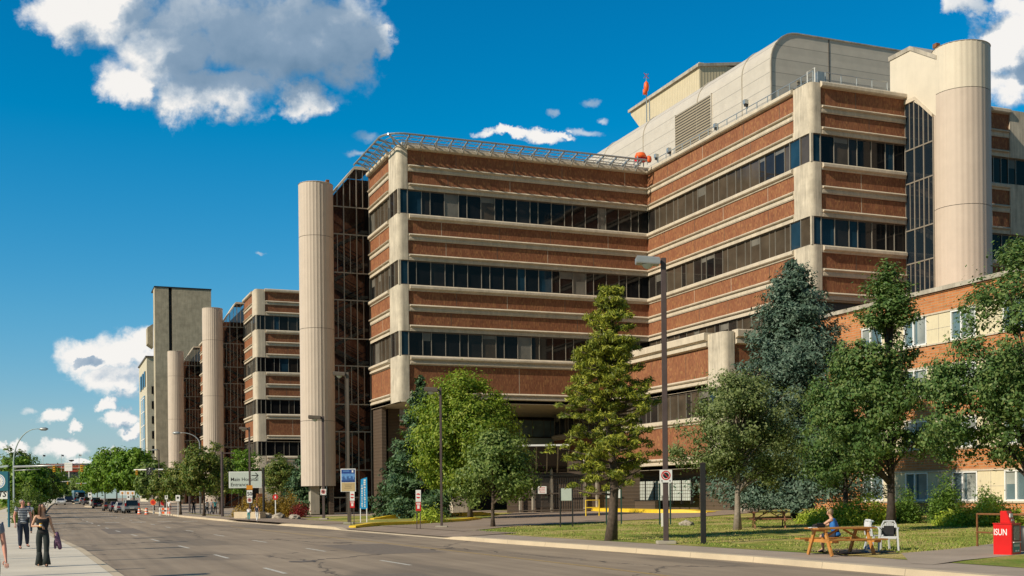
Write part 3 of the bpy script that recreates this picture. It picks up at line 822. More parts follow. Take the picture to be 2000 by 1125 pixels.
    rf.build('stairwell_roof',parent)
    if steps:
        st=MB(); z=za+.3; k=0
        while z<zb_low-3:
            a0_,a1_=(.35,L-.35); A=F_.pt(a0_ if k%2==0 else a1_,-1.0 if k%2==0 else -2.2,z); B=F_.pt(a1_ if k%2==0 else a0_,-1.0 if k%2==0 else -2.2,z+PITCH/4)
            st.beam(A,B,1.0,.28,'soffit concrete')
            for q in (-.5,.5):
                off=F_.n*q
                st.beam(Vector(A)+off+Vector((0,0,1.0)),Vector(B)+off+Vector((0,0,1.0)),.06,.06,'black steel'); st.beam(Vector(A)+off+Vector((0,0,.55)),Vector(B)+off+Vector((0,0,.55)),.04,.04,'black steel')
            e=a1_ if k%2==0 else a0_
            F_.box(st,e-.35,e+.30,-2.8,-.4,z+PITCH/4-.14,z+PITCH/4+.14,'soffit concrete')
            z+=PITCH/4; k+=1
        st.build('stair_flight',parent)
# ---- block nearest: corner C, street face runs along +Y, long face along +X
def floor_slabs(mb,x0,x1,y0,y1,zt,zb,mat='soffit concrete'):
    mb.box(x0+.3,x1-.3,y0+.3,y1-.3,zb,zt,mat)
CX,CY,BY=28.03,96.03,105.6
IX=52.1; EY=71.0; RX=60.7
H=empty('hospital_building',(40,100,.4),'large brown brick hospital block with concrete bands, dark ribbon windows and a rooftop safety net','hospital building','hospital blocks along the street')
FCL=Face((CX,BY),(0,-1),(-1,0))     # street side, a runs towards the corner
FCR=Face((CX,CY),(1,0),(0,-1))
FWL=Face((IX,CY),(0,-1),(-1,0))
FWR=Face((IX,EY),(1,0),(0,-1))
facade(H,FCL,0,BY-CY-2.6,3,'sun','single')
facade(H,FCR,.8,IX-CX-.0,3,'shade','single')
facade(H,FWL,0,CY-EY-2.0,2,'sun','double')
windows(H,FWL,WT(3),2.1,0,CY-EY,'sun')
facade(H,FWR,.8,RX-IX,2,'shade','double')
corner(H,CX,CY,-1,-1,3,'single')
corner(H,IX,EY,-1,-1,2,'double',wy=2.0)
mb=MB()
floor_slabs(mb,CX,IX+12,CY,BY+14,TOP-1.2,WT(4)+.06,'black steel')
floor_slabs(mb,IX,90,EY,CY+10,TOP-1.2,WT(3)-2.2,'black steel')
mb.box(CX-.02,IX,CY+.02,BY,WT(4)+.0,WT(4)+.1,'soffit concrete')
mb.box(CX+9,IX,BY,BY+12,WT(4)+.0,WT(4)+.1,'soffit concrete')
mb.box(IX+.02,RX+16,EY+.02,EY+5,WT(3)-.12,WT(3)+.0,'soffit concrete')
mb.build('floor_core',H)
mb=MB(); mb.box(CX+.3,IX+11,CY+.3,BY+13,TOP-1.19,TOP-.7,'weathered coping'); mb.box(IX+.3,89,EY+.3,CY+9,TOP-1.18,TOP-.69,'weathered coping'); mb.build('roof_deck',H)
# beyond the round tower the same face goes on
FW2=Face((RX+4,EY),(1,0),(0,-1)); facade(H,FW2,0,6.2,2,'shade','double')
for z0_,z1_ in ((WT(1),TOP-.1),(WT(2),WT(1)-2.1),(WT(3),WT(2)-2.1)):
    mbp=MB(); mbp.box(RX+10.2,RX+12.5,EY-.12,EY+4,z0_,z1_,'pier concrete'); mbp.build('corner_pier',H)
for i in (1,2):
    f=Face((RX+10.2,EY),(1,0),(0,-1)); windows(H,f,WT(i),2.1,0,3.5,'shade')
# stair and round tower, street end
stairwell(H,24.35,CX-.05,BY,BY,'Y',.4,TOP-2.6,TOP+.15,(23.05,BY+.3),1.55,30.5,2.85)
mb=MB(); mb.box(22.2,23.0,BY-.3,BY+.6,.3,2.85,'footing concrete'); mb.box(23.9,24.3,BY-.3,BY+.6,.3,2.85,'brown corrugated'); mb.build('tower_foot',H)
mb=MB(); mb.prism([(24.4,BY+3.0,.3),(CX+1.3,BY+3.0,.3),(CX+1.3,BY+3.0,TOP+.05),(26.7,BY+3.0,TOP+.05),(24.4,BY+3.0,TOP-2.7)],(0,.15,0),'brown brick'); mb.build('stairwell_back_wall',H)
# stair and round tower on the far right
stairwell(H,RX,RX,68.0,EY,'X',14.0,29.4,31.2,(62.6,67.2),2.0,34.3,9.5,capz=30.9)
mb=MB()
# cladding cap over the right-hand stair
mb.prism([(RX-.05,72.6,31.0),(RX-.05,70.2,31.3),(RX-.05,67.6,29.3),(RX-.05,67.6,33.7),(RX-.05,70.3,35.4),(RX-.05,72.6,35.4)],(3.6,0,0),'cap cladding')
mb.prism([(RX-.12,72.7,35.42),(RX-.12,70.3,35.42),(RX-.12,67.5,33.74),(RX-.12,67.5,33.44),(RX-.12,70.3,35.1),(RX-.12,72.7,35.1)],(3.75,0,0),'weathered coping')
mb.build('tower_cap',H)
mb=MB(); mb.box(62.8,63.2,66.4,66.8,34.3,34.75,'rust brown rail'); mb.box(61.6,61.95,68.6,69.0,34.9,35.2,'rust brown rail'); mb.box(23.9,24.2,BY-.3,BY+.1,30.5,30.95,'rust brown rail'); mb.build('roof_vent',H)
# ground storey recess under the main block
mb=MB()
mb.box(CX+5.5,IX,111.9,112.3,.2,WT(4)-.0,'black steel'); mb.build('recess_wall',H)
G=Face((CX+8,111.5),(1,0),(0,-1))
windows(H,G,9.7,1.85,4,16,'recess')
mb=MB(); G.box(mb,3,16,0,.5,6.6,7.75,'sign grey green'); mb.build('recess_fascia',H)
mb=MB(); mb.box(CX+2.2,CX+6.2,106.6,107.2,4.8,7.8,'brown brick'); mb.build('brick_panel',H)
FB=Face((CX+2.2,106.6),(1,0),(0,-1)); band(H,FB,SILL,8.3,0,4,0); band(H,FB,LOW,4.8,0,4,0)
mb=MB()
mb.box(CX+.1,CX+.5,BY-3.2,BY,.3,WT(4),'brown corrugated'); mb.build('column',H); mb=MB(); mb.box(CX+1.2,CX+2.3,104.2,106.4,.3,WT(4),'brown corrugated')
mb.build('column',H)
mb=MB(); mb.box(CX+5.2,CX+6.6,97.6,99.2,.3,WT(4),'pier concrete'); mb.build('column',H)
mb=MB(); mb.box(CX+2.4,CX+5.6,103.5,103.9,4.0,4.35,'beam timber'); mb.box(CX+2.4,CX+5.6,103.5,103.9,1.2,1.5,'beam timber'); mb.beam((CX+2.6,103.7,1.5),(CX+4.2,103.7,4.0),.22,.18,'beam timber'); mb.beam((CX+4.4,103.7,1.4),(CX+4.3,103.7,4.0),.22,.18,'beam timber'); mb.build('timber_brace',H)
# glass lobby strip under the left corner
GL=Face((24.35,BY-.02),(1,0),(0,-1))
mb=MB(); GL.box(mb,3.7,6.2,-.1,0,.3,WT(4),'bronze glass'); mb.build('lobby_window',H)
# ---- podium that stands in front of the wing
PX,PY=47.6,75.8
FPL=Face((PX,108.0),(0,-1),(-1,0)); FPR=Face((PX,PY),(1,0),(0,-1)); LP=108.0-PY-2.2
ztp=WT(3)-1.75
for F_,a0,a1 in ((FPL,0,LP),(FPR,.9,IX-PX+10)):
    mb=MB(); F_.prof(mb,[(-.4,ztp),(.40,ztp),(.46,ztp-.08),(.46,ztp-.55),(.12,ztp-.65),(.12,ztp-.75),(.30,ztp-.78),(.30,ztp-1.05),(-.1,ztp-1.15)],a0,a1,'buff concrete'); mb.build('concrete_band',H)
    brick(H,F_,WT(4)+.95,ztp-1.1,a0,a1); band(H,F_,LOW,WT(4)+.95,a0,a1)
    windows(H,F_,WT(4),2.1,a0,a1,'sun')
    band(H,F_,SILL,WT(4)-2.1,a0,a1); brick(H,F_,4.75,WT(4)-2.63,a0,a1); band(H,F_,LOW,4.76,a0,a1)
pier(H,PX,PY,-1,-1,WT(4),ztp-.15,wy=2.2); pier(H,PX,PY,-1,-1,3.9,WT(4)-2.1,wy=2.2); cornerglass(H,PX,PY,-1,-1,WT(4),2.1,wy=2.2)
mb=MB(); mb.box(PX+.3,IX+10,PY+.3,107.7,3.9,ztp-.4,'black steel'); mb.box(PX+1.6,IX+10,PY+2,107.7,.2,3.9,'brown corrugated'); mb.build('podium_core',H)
mb=MB()
for k in range(8):
    a=13.4+k*1.55
    FPL.box(mb,a,a+1.45,-.9,-.8,1.28,2.95,'glass block')
    for q in range(6): FPL.box(mb,a,a+1.45,-.82,-.785,1.28+q*.28,1.31+q*.28,'mullion')
    for q in range(5): FPL.box(mb,a+q*.29-.012,a+q*.29+.012,-.82,-.785,1.28,2.95,'mullion')
    FPL.box(mb,a+1.45,a+1.55,-.95,-.72,1.0,3.0,'black steel')
mb.build('glass_block_window',H)
mb=MB()
for k in range(5): mb.box(PX+.6+k*.0,PX+3.4,PY-1.9+k*.32,PY-1.5+k*.32,.3,.5+k*.17,'weathered coping')
mb.build('entrance_steps',H)
tag((lambda mb:(mb.box(PX-1.6,PX-1.3,84,107,.2,1.30,'brown corrugated'),mb.box(PX-1.65,PX-1.25,84,107,1.30,1.36,'black steel'),mb.build('planter_wall',loc=(PX-1.4,95,.3)))[2])(MB()),'long low brown wall below the glass block windows','wall')
# ---- helipad safety net round the roof edge
def net():
    mb=MB(); zo=TOP+.40; zi=TOP-.30; out=1.6
    path=[]; L1=9.2
    # outer rail: street side, rounded corner, long side
    for i in range(12): path.append((CX-out,BY-.6-(BY-.6-CY-.4)*i/11))
    for i in range(1,9):
        t=math.pi/2*i/9; path.append((CX+.4-(out+.4)*math.cos(t),CY+.4-(out+.4)*math.sin(t)))
    for i in range(30): path.append((CX+.4+(IX-1.3-CX)*i/29,CY-out))
    P3=[Vector((x,y,zo)) for x,y in path]
    mb.tube(P3,.085,'galvanised steel',6)
    mb.tube([Vector((p.x+(CX+.3-p.x)*.35 if p.x<CX else p.x, p.y+(CY+.2-p.y)*.35 if p.y<CY else p.y, zo-.08)) for p in P3],.04,'galvanised steel',5)
    mb.tube([Vector((p.x+(CX+.3-p.x)*.7 if p.x<CX else p.x, p.y+(CY+.2-p.y)*.7 if p.y<CY else p.y, zo-.18)) for p in P3],.05,'galvanised steel',5)
    def brk(a,b,c):
        mb.beam(a,b,.10,.14,'galvanised steel'); mb.beam(c,Vector(b)+(Vector(a)-Vector(b))*.25,.09,.09,'galvanised steel')
    y=CY+.6
    while y<BY-.6: brk((CX+.3,y,zi+.3),(CX-out,y,zo-.06),(CX-.1,y,zi-.15)); y+=1.25
    x=CX+.6
    while x<IX-1.2: brk((x,CY+.3,zi+.3),(x,CY-out,zo-.06),(x,CY-.1,zi-.15)); x+=1.3
    brk((CX+.4,CY+.4,zi+.3),(CX-1.2,CY-1.2,zo-.06),(CX-.2,CY-.2,zi))
    # flat mesh bars
    x=CX+.3
    while x<IX-1.2: mb.beam((x,CY+.2,zo-.2),(x,CY-out,zo-.03),.03,.02,'galvanised steel'); x+=.65
    y=CY+.4
    while y<BY-.6: mb.beam((CX+.2,y,zo-.2),(CX-out,y,zo-.03),.03,.02,'galvanised steel'); y+=.62
    mb.build('roof_safety_net',H)
    mb=MB(); mb.box(CX+.5,IX+1,CY+.45,BY-1,TOP-.5,TOP+.35,'weathered coping'); mb.build('helipad_deck',H)
    # handrail on the wing parapet
    mb=MB()
    def rail(p,q,step,post=1.1,mid=(.55,)):
        p,q=Vector(p),Vector(q); n=max(1,round((q-p).length/step))
        mb.tube([p+Vector((0,0,post)),q+Vector((0,0,post))],.035,'galvanised steel',5)
        for m_ in mid: mb.tube([p+Vector((0,0,m_)),q+Vector((0,0,m_))],.025,'galvanised steel',5)
        for i in range(n+1):
            a=p+(q-p)*i/n; mb.tube([a-Vector((0,0,.4)),a+Vector((0,0,post))],.04,'galvanised steel',5)
        m=int((q-p).length/.14)
        for i in range(m):
            a=p+(q-p)*i/m; mb.tube([a,a+Vector((0,0,.8))],.009,'galvanised steel',3)
    rail((IX+.9,EY+.9,TOP),(IX+.9,CY-.5,TOP),1.5)
    rail((IX+2.0,EY+.9,TOP),(RX-.9,EY+.9,TOP),1.6)
    mb.tube([(IX+.9,EY+1.6,TOP+.1),(IX+.9,EY+1.6,TOP+1.25),(IX+.9,EY+.7,TOP+1.25),(IX+.9,EY+.7,TOP+.1)],.045,'white paint',6)
    mb.box(IX+1.1,IX+1.7,EY+.6,EY+1.0,TOP,TOP+1.0,'galvanised steel')
    mb.build('roof_railing',H)
net()
# ---- curved penthouse
PHX,PHY=56.0,81.7
def penthouse():
    r=2.6; zt=40.3; mb=MB(); prof=[(PHX,TOP-1)]
    for i in range(9):
        t=math.pi/2*i/8; prof.append((PHX+r-r*math.cos(t),zt-r+r*math.sin(t)))
    prof+=[(70,zt),(70,TOP-1)]
    mb.prism([(x,PHY,z) for x,z in prof],(0,44,0),'penthouse panel')
    # dark edge trim round the end
    for a,b in zip(prof[:-2],prof[1:-1]): mb.beam((a[0],PHY-.02,a[1]),(b[0],PHY-.02,b[1]),.10,.14,'weathered coping',up=(0,1,0))
    mb.box(61.8,61.9,PHY-.03,PHY,TOP-1,zt,'mullion')
    for yy in (86,93.5,104,113): 
        pp=[(x-.02 if x<PHX+r else x,yy,z+.02) for x,z in prof[:-2]]
        mb.tube(pp,.05,'weathered coping',4)
    o=mb.build('penthouse',H,smooth=True,angle=25)
    l=MB(); l.box(PHX-.06,PHX+.1,91.0,97.4,34.2,37.9,'louvre'); l.box(PHX-.1,PHX+.02,90.9,91.0,34.1,38,'penthouse panel'); l.box(PHX-.1,PHX+.02,97.4,97.5,34.1,38,'penthouse panel'); l.build('louvre',o); l=MB()
    l.box(58.6,60.4,PHY-.05,PHY+.1,33.2,36.4,'louvre'); l.build('louvre',o)
    for y,z in ((85.2,35.2),(90.0,34.6),(98.5,34.8),(101,34.9),(104.5,35.6)):
        k=MB(); k.box(PHX-.35,PHX,y-.18,y+.18,z,z+.35,'galvanised steel'); k.box(PHX-.30,PHX,y-.1,y+.1,z-.2,z,'black steel'); k.build('wall_lamp',o)
penthouse()
mb=MB()
bx,by=62,103
mb.prism([(bx,by,38),(bx,by,45.6),(bx,by+15.0,45.6),(bx,by+15.0,45.0),(bx,by+12.2,42.3),(bx,by+12.2,38)],(5.6,0,0),'ribbed siding')
mb.prism([(bx-.25,by-.15,45.6),(bx+5.0,by-.15,46.4),(bx+6.2,by-.15,45.7),(bx+6.2,by-.15,45.4),(bx+5.0,by-.15,46.1),(bx-.25,by-.15,45.3)],(0,15.4,0),'weathered coping')
mb.box(bx,bx+5.6,by+.02,by+12,45.4,45.8,'ribbed siding')
mb.build('lift_penthouse',H)
# windsock mast + beacon
wm=empty('beacon_mast',(57.5,106,TOP+3),'thin roof mast carrying an orange windsock above the curved penthouse','mast')
mb=MB(); x,y=at(1270,120); z0=35.5
mb.tube([(x,y,z0),(x,y,45.2)],[.08,.04],'galvanised steel',6); mb.tube([(x+.35,y,z0),(x+.35,y,42.5)],.05,'galvanised steel',5)
mb.build('mast',wm)
mb=MB(); mb.lathe([(.04,43.3),(.20,43.4),(.27,43.8),(.22,44.2),(.05,44.4)],'orange plastic',12,x,y); mb.box(x-.36,x+.05,y-.1,y+.1,43.0,43.5,'orange plastic'); mb.build('orange_sock',wm,smooth=True)
mb=MB(); mb.beam((x-.28,y,44.7),(x+.28,y,45.2),.05,.05,'red paint'); mb.beam((x-.28,y,45.2),(x+.28,y,44.7),.05,.05,'red paint'); mb.build('lamp_cross',wm)
# orange rescue equipment on the corner of the net
oc=empty('orange_equipment_cart',(IX-1,CY-1.0,TOP+.5),'orange covered equipment cart at the right end of the rooftop net','cart')
mb=MB(); c=(IX-1.0,CY-.6); mb.lathe([(.08,TOP+1.35),(.42,TOP+1.28),(.55,TOP+1.0),(.5,TOP+.85)],'orange plastic',14,*c); mb.box(c[0]-.46,c[0]+.46,c[1]-.3,c[1]+.3,TOP+.5,TOP+.88,'red paint'); mb.build('cover',oc,smooth=True,angle=30)
mb=MB(); mb.lathe([(.04,TOP+1.05),(.22,TOP+.95),(.27,TOP+.65),(.2,TOP+.45)],'orange plastic',12,c[0]+.7,c[1]-.3); mb.build('hood',oc,smooth=True)
mb=MB()
for dx in (-.5,.5):
    for dy in (-.35,.35): mb.tube([(c[0]+dx,c[1]+dy,TOP+.2),(c[0]+dx,c[1]+dy,TOP+.9)],.05,'galvanised steel',5)
mb.build('frame',oc)

# ---- the second and third blocks down the street (same family)
def farblock(x,y,wid,by,label,winds=4,low=True,cyltop=30.5):
    B=empty('hospital_building',(x+6,y+4,.4),label,'hospital building','hospital blocks along the street')
    A=Face((x,by),(0,-1),(-1,0)); C=Face((x,y),(1,0),(0,-1)); La=by-y-2.6
    z=TOP
    for F_,a0,a1,kd in ((A,0,La,'sun'),(C,1.3,wid,'shade')):
        facade(B,F_,a0,a1,3,kd,'single')
        windows(B,F_,WT(4),2.1,a0,a1,kd); band(B,F_,BIG,WT(4)-2.1,a0,a1)
        mb=MB(); F_.box(mb,0,wid if F_ is C else by-y,-.3,.02,6.0,WT(4)-2.1-.5,'buff concrete'); mb.build('beam',B)
    k=dict(wx=1.3,wy=2.6,mat='buff concrete')
    pier(B,x,y,-1,-1,W1T,TOP-.1,**k)
    for i in range(1,5):
        cornerglass(B,x,y,-1,-1,WT(i),2.1,wx=1.3,tint='bronze glass mid')
        pier(B,x,y,-1,-1,(WT(i+1) if i<4 else 6.0),WT(i)-2.1,**k)
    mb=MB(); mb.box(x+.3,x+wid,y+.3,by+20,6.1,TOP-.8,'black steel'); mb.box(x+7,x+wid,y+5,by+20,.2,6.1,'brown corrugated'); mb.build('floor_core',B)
    mb=MB(); mb.box(x+1.2,x+2.3,y+.6,y+1.8,.2,6.0,'buff concrete'); mb.build('column',B); mb=MB(); mb.box(x+9.5,x+11.5,y+.6,y+2,2.6,6.0,'pier concrete'); mb.box(x+9.0,x+12,y+.3,y+2.4,.2,2.6,'brown brick'); mb.build('column',B); mb=MB(); mb.box(x+4,x+4.6,y+3,y+3.6,.2,6,'black steel'); mb.build('column',B)
    mb=MB(); mb.box(x+3.0,x+6.0,y+6,y+6.2,.4,3.6,'cream panel'); mb.build('block_window',B)
    stairwell(B,24.75,x-.05,by,by,'Y',.5,TOP-3.8,TOP-.7,(23.3,by+.4),1.5,cyltop,1.0)
    mb=MB(); mb.box(24.4,x+1.3,by+3.4,by+3.7,.3,TOP-3,'brown brick'); mb.build('stairwell_back_wall',B)
    return B
farblock(28.0,169.5,30,180,'brown brick hospital block further down the street, behind the entrance sign')
farblock(28.0,224.0,20,235,'farthest hospital block, mostly hidden behind the second round tower')
# ---- board-marked concrete tower
T=empty('concrete_tower',(27,265,.5),'tall windowless grey concrete tower with one dark vertical slot','tower')
mb=MB(); mb.box(21.7,24.6,262,266,.5,47.5,'grey board concrete'); mb.box(25.3,33.6,262,270,.5,47.45,'grey board concrete'); mb.box(24.6,25.3,263.2,269,.5,47.2,'black steel'); mb.build('tower_wall',T)
mb=MB(); mb.box(21.6,33.7,261.9,270,47.5,47.75,'black steel'); mb.build('parapet_cap',T)
mb=MB(); mb.hexa([(20.6,268,36.0),(21.8,268,35.2),(21.8,272,35.2),(20.6,272,36.0),(20.6,268,39.6),(21.8,268,40.4),(21.8,272,40.4),(20.6,272,39.6)],'grey board concrete'); mb.build('projecting_box',T)
# ---- pale office building with blue glazing
O=empty('office_building',(25,300,.6),'pale panelled office building with tall blue glazing at the far end of the hospital','office building')
FO=Face((22.5,323),(0,-1),(-1,0)); FR_=Face((22.5,297),(1,0),(0,-1))
mb=MB(); mb.box(22.6,34,297.1,323,.6,36.4,'pale panel'); mb.build('wall',O)
mb=MB(); mb.box(22.3,34,296.8,323.2,36.4,36.7,'mullion'); mb.build('roof',O)
mb=MB(); FO.box(mb,9,20,-.02,.12,2,27.5,'bright blue glass')
for k in range(8): FO.box(mb,9,20,.12,.2,3+k*3.4,3.25+k*3.4,'white frame')
FO.box(mb,13.6,14.4,.12,.25,2,27.5,'white frame'); mb.build('glass_curtain',O)
for k in range(3):
    mb=MB(); FO.box(mb,5+k*6.6,9+k*6.6,-.02,.1,29.6,33.4,'bronze glass'); mb.build('window',O)
for k in range(7):
    mb=MB(); FR_.box(mb,1.15,2.1,-.02,.1,5.5+k*3.65,7.4+k*3.65,'bronze glass'); mb.build('window',O)

# ------------------------------------------------------------------ near brick building
BB=empty('brick_building',(55,60,.5),'low orange brick building with cream panels and white-framed windows behind the trees','brick building')
BX,BYE=50.5,68.8
FBL=Face((BX,BYE),(0,-1),(-1,0)); FBE=Face((BX,BYE),(1,0),(0,1)); LB=BYE-20
ztb=14.3; bands=[]
mb=MB(); FBL.box(mb,0,LB,-12,-.25,.2,ztb-.4,'orange brick'); mb.build('core_wall',BB)
def bbrick(z0,z1,a0=0,a1=LB):
    mb=MB(); FBL.box(mb,a0,a1,-.25,0,z0,z1,'orange brick'); mb.build('brick_band',BB)
mb=MB(); FBL.box(mb,-.15,LB,-.6,.16,ztb-.26,ztb,'weathered coping'); FBL.box(mb,-.05,LB,-.4,.06,ztb-.36,ztb-.26,'rust brown rail'); mb.build('coping',BB)
bbrick(ztb-1.5,ztb-.36)
z=ztb-1.5; PB=3.22
FA=5.2   # plain brick at the far end
for fl in range(4):
    zw1=z-1.87
    mb=MB(); FBL.box(mb,FA,LB,-.1,.05,z-.10,z,'buff concrete'); FBL.box(mb,FA,LB,-.1,.07,zw1-.10,zw1,'buff concrete'); mb.build('lintel',BB)
    bbrick(zw1,z,0,FA)
    a=FA+.1; k=0
    while a<LB-2:
        # window 2.05 then panel 2.05
        wmb=MB(); FBL.box(wmb,a,a+2.05,-.12,-.08,zw1,z-.1,'grey window glass')
        c=rng.random()
        if c<.55: FBL.box(wmb,a+1.15,a+1.95,-.09,-.07,zw1+.06,z-.16,'curtain window glass')
        if c>.8: FBL.box(wmb,a+.1,a+.9,-.09,-.07,z-.9,z-.16,'curtain window glass')
        wo=wmb.build('window',BB)
        fr=MB()
        for (p,q) in ((0,.09),(.80,.93),(1.96,2.05)): FBL.box(fr,a+p,a+q,-.10,.02,zw1,z-.1,'white frame')
        FBL.box(fr,a,a+2.05,-.10,.03,z-.19,z-.1,'white frame'); FBL.box(fr,a,a+2.05,-.10,.06,zw1,zw1+.10,'white frame'); fr.build('window_frame',wo)
        pm=MB(); FBL.box(pm,a+2.05,a+4.12,-.12,-.01,zw1,z-.1,'cream panel')
        FBL.box(pm,a+3.07,a+3.10,-.1,-.004,zw1,z-.1,'weathered coping'); FBL.box(pm,a+2.05,a+4.12,-.1,-.004,zw1+.86,zw1+.89,'weathered coping'); pm.build('cream_panel',BB)
        a+=4.12; k+=1
    zn=zw1-.10
    bbrick(zn-(PB-1.97) if fl<3 else .1,zn)
    z-=PB
# ------------------------------------------------------------------ distant red building at the end of the street
D=empty('distant_building',(8,640,1.8),'long dark red building with white columns and three flags closing the street','building')
def px_box(mb,px0,px1,dep,z0,z1,th,mat):
    a=Vector((*at(px0,dep),0)); b=Vector((*at(px1,dep),0)); d=(b-a); 
    n=Vector((-d.y,d.x,0)).normalized()*th
    mb.hexa([(a.x,a.y,z0),(b.x,b.y,z0),(b.x+n.x,b.y+n.y,z0),(a.x+n.x,a.y+n.y,z0),(a.x,a.y,z1),(b.x,b.y,z1),(b.x+n.x,b.y+n.y,z1),(a.x+n.x,a.y+n.y,z1)],mat)
DD=640
def zy(py,px,dep): return CAMZ+ray(px,py).z*dep
mb=MB(); px_box(mb,18,168,DD,zy(922,100,DD),zy(913,100,DD),14,'far red brick'); px_box(mb,74,166,DD+3,zy(914,100,DD),zy(905.5,100,DD),12,'far red brick'); px_box(mb,20,100,DD,1.5,zy(922,100,DD),14,'far red brick'); mb.build('upper_wall',D)
mb=MB(); px_box(mb,18,168,DD-.6,zy(915,100,DD),zy(914,100,DD),2,'buff concrete'); mb.build('cornice',D)
mb=MB(); px_box(mb,98,168,DD+4,1.5,zy(921,100,DD),8,'grey window glass'); mb.build('glass_wall',D)
for k in range(4):
    mb=MB(); px_box(mb,104+k*10,105.6+k*10,DD-.3,1.5,zy(921,100,DD),1,'white paint'); mb.build('column',D)
for (px,mt) in ((84.5,'denim'),(120.5,'grey cloth'),(155,'white cloth')):
    mb=MB(); x,y=at(px,DD); mb.tube([(x,y,1.8),(x,y,zy(888,100,DD))],.12,'white paint',5); mb.build('flagpole',D)
    mb=MB(); mb.add([(x,y,zy(888,100,DD)),(x+1.4,y,zy(888.6,100,DD)),(x+1.2,y,zy(892,100,DD)),(x,y,zy(891,100,DD))],[(0,1,2,3)],mt); mb.build('flag',D,recalc=False)
# wall further left of the street (low pale building glimpsed at the edge)
# ------------------------------------------------------------------ vegetation
def leafquads(cent,nrm,size,aspect,g):
    """cent (n,3), nrm (n,3) -> rhombic leaf quads"""
    n=len(cent)
    nrm=nrm/np.maximum(np.linalg.norm(nrm,axis=1,keepdims=True),1e-6)
    r=g.normal(size=(n,3)); u=np.cross(nrm,r); u/=np.maximum(np.linalg.norm(u,axis=1,keepdims=True),1e-6)
    v=np.cross(nrm,u)
    s=size*g.uniform(.6,1.35,size=(n,1))
    u=u*s; v=v*s*aspect
    vs=np.stack([cent-u,cent-v*.9+u*.1,cent+u,cent+v*.9+u*.1],axis=1).reshape(-1,3)
    f=np.arange(4*n).reshape(n,4)
    return vs,f
def trunkmesh(parent,base,segs,mat,name='trunk'):
    mb=MB()
    for pts,rs in segs: mb.tube(pts,rs,mat,7)
    return mb.build(name,parent,smooth=True)
def broadleaf(name,label,px,dep,h,ells,leaf,bark='bark',n=420,per=60,size=.11,tr=.16,seed=1,clus=.55,fork=None,group=None,gap=.12,lean=(0,0),xy=None,limbs=26,zoff=0,shell=.45):
    x,y=xy if xy else at(px,dep); z0=gz(x,y)+zoff
    base=Vector((x,y,z0)); g=np.random.default_rng(seed); rn=random.Random(seed)
    T_=empty(name,base,label,'tree',group)
    # clusters inside ellipsoids (cx,cy,cz,rx,ry,rz) relative to base
    vol=np.array([e[3]*e[4]*e[5] for e in ells])**.8; vol=vol/vol.sum()
    C=[]
    tries=0
    while len(C)<n and tries<n*12:
        tries+=1
        e=ells[g.choice(len(ells),p=vol)]
        d=g.normal(size=3); d/=np.linalg.norm(d); r=g.uniform(0,1)**shell
        p=np.array([e[0]+d[0]*e[3]*r,e[1]+d[1]*e[4]*r,e[2]+d[2]*e[5]*r])
        if p[2]<.5: continue
        nv=mnoise.noise(Vector((p[0]*.75+seed*7.3,p[1]*.75,p[2]*.75)))
        if nv<-gap: continue
        C.append(p)
    C=np.array(C); cen=C.mean(axis=0)
    k=g.integers(int(per*.5),int(per*1.5),size=len(C)); idx=np.repeat(np.arange(len(C)),k)
    cr=clus*g.uniform(.6,1.4,size=(len(C),1))[idx]
    off=g.normal(size=(len(idx),3))*cr*np.array([.62,.62,.42])
    P_=C[idx]+off
    un=lambda a:a/np.maximum(np.linalg.norm(a,axis=1,keepdims=True),1e-6)
    nr=un(P_-cen)*.75+un(off)*.8+g.normal(size=P_.shape)*.45+np.array([0,0,.35])
    v,f=leafquads(P_,nr,size,.62,g)
    trunkseg=[]
    top=max(e[2]+e[5]*.5 for e in ells); bot=min(e[2]-e[5] for e in ells)
    lx,ly=lean
    tp=[base+Vector((lx*t*t+math.sin(t*5+seed)*.10*t,ly*t*t+math.cos(t*4+seed)*.10*t,top*t-.1*(t==0))) for t in [i/9 for i in range(10)]]
    rs=[tr*1.5]+[tr*(1-.82*i/9) for i in range(1,10)]
    trunkseg.append((tp,rs))
    sel=rn.sample(range(len(C)),min(limbs,len(C)))
    for s_ in sel:
        e=Vector(C[s_])+base; hgt=max(bot*.75,min(top*.85,(C[s_][2])*.62)); t=hgt/top
        a=tp[min(9,int(t*9))].lerp(tp[min(9,int(t*9)+1)],t*9-int(t*9)); a=Vector((a.x,a.y,a.z))
        mid=a.lerp(e,.5)+Vector((0,0,(e.z-a.z)*.10+rn.uniform(-.1,.25)))
        r0=tr*(.50-.3*t)*rn.uniform(.7,1.1)
        trunkseg.append(([a,a.lerp(mid,.5)+Vector((0,0,.06)),mid,mid.lerp(e,.5)+Vector((0,0,.05)),e],[r0,r0*.8,r0*.55,r0*.35,r0*.15]))
    trunkmesh(T_,base,trunkseg,bark)
    o=numesh('crown',v,f,[leaf],parent=T_)
    return T_
